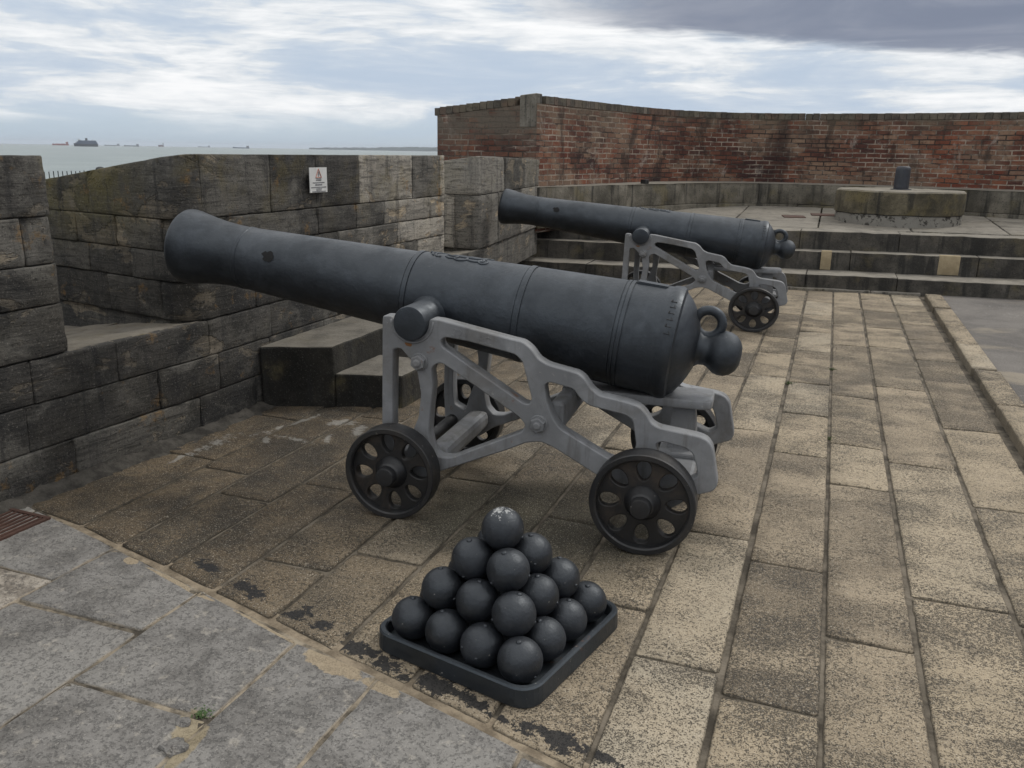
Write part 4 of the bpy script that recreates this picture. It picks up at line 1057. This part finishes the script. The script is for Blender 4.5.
def ship(px,dist,L,H,hullm,supm,label,kind):
    b=bearing(px); x,y=dist*math.sin(b),dist*math.cos(b)
    o=empty('ship',(x,y,SEA),PI/2-b+PI/2+.15,label=label,cat='ship',group='ships on the horizon')
    mb=MB(); hull(mb,L,L*.16,H); mb.build('hull',SM[hullm],o,attrs=False)
    if kind=='ferry':
        for k,(a,b2,z0,z1) in enumerate(((-.47,.42,1,1.55),(-.45,.36,1.55,2.0),(-.42,.30,2.0,2.4))):
            mb=MB(); mb.box(a*L,b2*L,-L*.075,L*.075,H*z0,H*z1-.6,.5)
            mb.box(a*L+1,b2*L-1,-L*.073,L*.073,H*z1-.6,H*z1,.1); mb.build('deck',SM[supm],o,attrs=False)
        mb=MB(); mb.box(.22*L,.31*L,-L*.08,L*.08,H*2.4,H*2.75,.4); mb.build('bridge',SM['white'],o,attrs=False)
        mb=MB(); mb.box(-.08*L,.01*L,-L*.03,L*.03,H*2.4,H*3.3,1.); mb.build('funnel',SM['dark'],o,attrs=False)
        mb=MB(); mb.tube([(.27*L,0,H*2.7),(.27*L,0,H*3.4)],.5); mb.build('mast',SM['grey'],o,attrs=False); mb=MB(); mb.tube([(-.3*L,0,H*2.3),(-.3*L,0,H*2.9)],.5); mb.build('mast',SM['grey'],o,attrs=False)
    else:
        mb=MB(); mb.box(-.44*L,-.33*L,-L*.07,L*.07,H,H*2.6,.3); mb.box(-.45*L,-.34*L,-L*.08,L*.08,H*2.2,H*2.6,.3); mb.build('bridge',SM[supm],o,attrs=False)
        mb=MB(); mb.box(-.47*L,-.445*L,-L*.02,L*.02,H*1,H*2.9,.2); mb.build('funnel',SM['dark'],o,attrs=False)
        for t in ((-.1,.2,.42) if kind=='cargo' else (.0,.42)):
            mb=MB(); mb.tube([(t*L,0,H),(t*L,0,H*2.2)],.5); mb.build('mast',SM['grey'],o,attrs=False)
        if kind=='cargo':
            mb=MB(); mb.box(-.28*L,-.02*L,-L*.06,L*.06,H,H*1.35,.2); mb.build('hatch_cover',SM[hullm],o,attrs=False); mb=MB(); mb.box(.02*L,.3*L,-L*.06,L*.06,H,H*1.3,.2); mb.build('hatch_cover',SM[hullm],o,attrs=False)
ship(82,5200,118,13,'dark','blue','large dark ferry-like ship with stacked decks and a central funnel','ferry')
ship(56.5,8200,125,11,'red','red','low red cargo ship left of the large ferry-like ship','cargo')
ship(108,12500,185,10,'grey','grey','faint grey ship just right of the large ferry-like ship','tanker')
ship(127.5,9500,140,9,'grey','grey','long low grey tanker, second ship right of the large ferry-like ship','tanker')
ship(157,11000,60,16,'maroon','grey','tiny dark reddish ship alone between two low grey ships','cargo')
ship(200,14000,175,10,'grey','grey','very faint pale ship nearly lost on the horizon','tanker')
ship(237,8600,150,9,'blue','grey','dark low cargo ship farthest right, above the stone parapet','tanker')
mb=MB(); n=140
for i in range(n+1):
    px=305+420*i/n; b=bearing(px); d=11000
    h=10+ 34*min(1,i/34)*(1+.35*fn(i*.05,0,0,1.5,4))+9*fn(i*.35,2,0,1.5,3)
    for dd,hh in ((0,SEA-1),(250,max(6,h*.75)),(900,max(8,h)),(2500,SEA)): mb.v.append(Vector(((d+dd)*math.sin(b),(d+dd)*math.cos(b),hh)))
    if i:
        for k in range(3): a=(i-1)*4+k; mb.face((a,a+4,a+5,a+1))
tag(mb.build('hills',M['hill'],smooth=True,attrs=False),kind='structure')
# the sea air
HAZE=True
if HAZE:
    m,g=mat('sea_haze'); p=g.n('ShaderNodeVolumePrincipled'); o=g.n('ShaderNodeOutputMaterial'); p.inputs['Density'].default_value=4.5e-5; p.inputs['Color'].default_value=(.86,.92,1,1); p.inputs['Anisotropy'].default_value=.2
    g.l(p.outputs[0],o.inputs['Volume'])
    mb=MB(); mb.box(-28500,28500,-28500,28500,SEA-1.2,90); hz=mb.build('haze',m,None,attrs=False); tag(hz,kind='stuff')

# ------------------------------------------------------------------ sky and light
SUN_EL,SUN_AZ=R(48),R(38)     # azimuth measured from +Y towards +X
w=bpy.data.worlds.new('World'); S.world=w; w.use_nodes=True; g=Nt(w.node_tree); w.node_tree.nodes.clear()
sky=g.n('ShaderNodeTexSky'); sky.sky_type='NISHITA'; sky.sun_disc=False; sky.sun_elevation=SUN_EL; sky.sun_rotation=SUN_AZ; sky.air_density=1.; sky.dust_density=1.2
dirv=g.n('ShaderNodeTexCoord').outputs['Generated']; d=g.sep(dirv)
el=d[2]
inv=g.math('DIVIDE',1.,g.math('ADD',g.math('MAXIMUM',el,0.),.045))
cm=g.n('ShaderNodeCombineXYZ'); g.l(g.math('MULTIPLY',d[0],inv),cm.inputs[0]); g.l(g.math('MULTIPLY',d[1],inv),cm.inputs[1]); cv=cm.outputs[0]
azz=g.math('ARCTAN2',d[0],d[1])
c2=g.n('ShaderNodeCombineXYZ'); g.l(g.math('MULTIPLY',azz,3.2),c2.inputs[0]); g.l(g.math('MULTIPLY',el,17.),c2.inputs[1]); av=c2.outputs[0]
n1=g.noise(g.mapping(av,(1,1,1),(3.2,1.4,0),(0,0,-.12)),1.25,10,.60,.55)
n2=g.noise(g.mapping(cv,(1,.6,1),(8,2,0),(0,0,-.2)),.17,6,.55,.4)
n3=g.noise(g.mapping(av,(1,1.5,1),(1,7,3),(0,0,.10)),4.2,8,.62,.4)
dens=g.math('ADD',g.math('ADD',g.math('MULTIPLY',n1,.56),g.math('MULTIPLY',n2,.22)),g.math('MULTIPLY',n3,.22))
white=(8.0,8.05,8.1); gblue=(3.75,4.55,5.7)
cl=g.colramp(g.ramp(dens,.38,.61),[(0,(.43,.505,.605)),(.35,(.51,.57,.645)),(.6,(.64,.67,.70)),(1,(.82,.825,.83))])
cl=g.mix(1.,cl,(10,10,10),'MULTIPLY')
# low clear pale-blue band above the horizon
clearsky=g.mix(.75,sky.outputs[0],(4.3,5.4,6.6))
lowmask=g.ramp(g.math('ADD',el,g.math('MULTIPLY',g.math('SUBTRACT',n1,.5),.05)),.010,.050)
col=g.mix(lowmask,clearsky,cl)
gap=g.ramp(g.math('ADD',g.math('MULTIPLY',n2,.5),g.math('MULTIPLY',n1,.5)),.38,.47,.30,0)
col=g.mix(gap,col,(3.9,4.8,6.0))
# heavy slate cloud to the right, above
az=g.math('ARCTAN2',d[0],d[1])
edge=g.math('ADD',g.math('MULTIPLY_ADD',az,-.088,.1075),g.math('MULTIPLY',g.math('SUBTRACT',n3,.5),.022))
slate=g.math('MULTIPLY',g.ramp(g.math('SUBTRACT',el,edge),-.004,.012),g.ramp(az,-.40,-.16))
slate=g.math('MULTIPLY',slate,g.ramp(el,.24,.36,1,0))
col=g.mix(g.math('MULTIPLY',slate,.95),col,g.mix(g.ramp(n1,.35,.65),(1.65,1.9,2.55),(2.25,2.5,3.15)))
# brighter overcast overhead
col=g.mix(g.ramp(el,.2,.6),col,(9.,9.05,9.1))
bg=g.n('ShaderNodeBackground'); g.l(col,bg.inputs[0]); bg.inputs[1].default_value=.10
o=g.n('ShaderNodeOutputWorld'); g.l(bg.outputs[0],o.inputs[0])
L=bpy.data.lights.new('sun','SUN'); L.energy=1.0; L.angle=R(14); L.color=(1,.96,.9)
so=bpy.data.objects.new('sun',L); C.objects.link(so)
sd=Vector((math.sin(SUN_AZ)*math.cos(SUN_EL),math.cos(SUN_AZ)*math.cos(SUN_EL),math.sin(SUN_EL)))
so.rotation_euler=sd.to_track_quat('Z','Y').to_euler()
S.view_settings.view_transform='Standard'; S.view_settings.look='None'; S.view_settings.gamma=1; S.view_settings.exposure=0.28
S.view_settings.use_curve_mapping=False
S.render.engine='CYCLES'
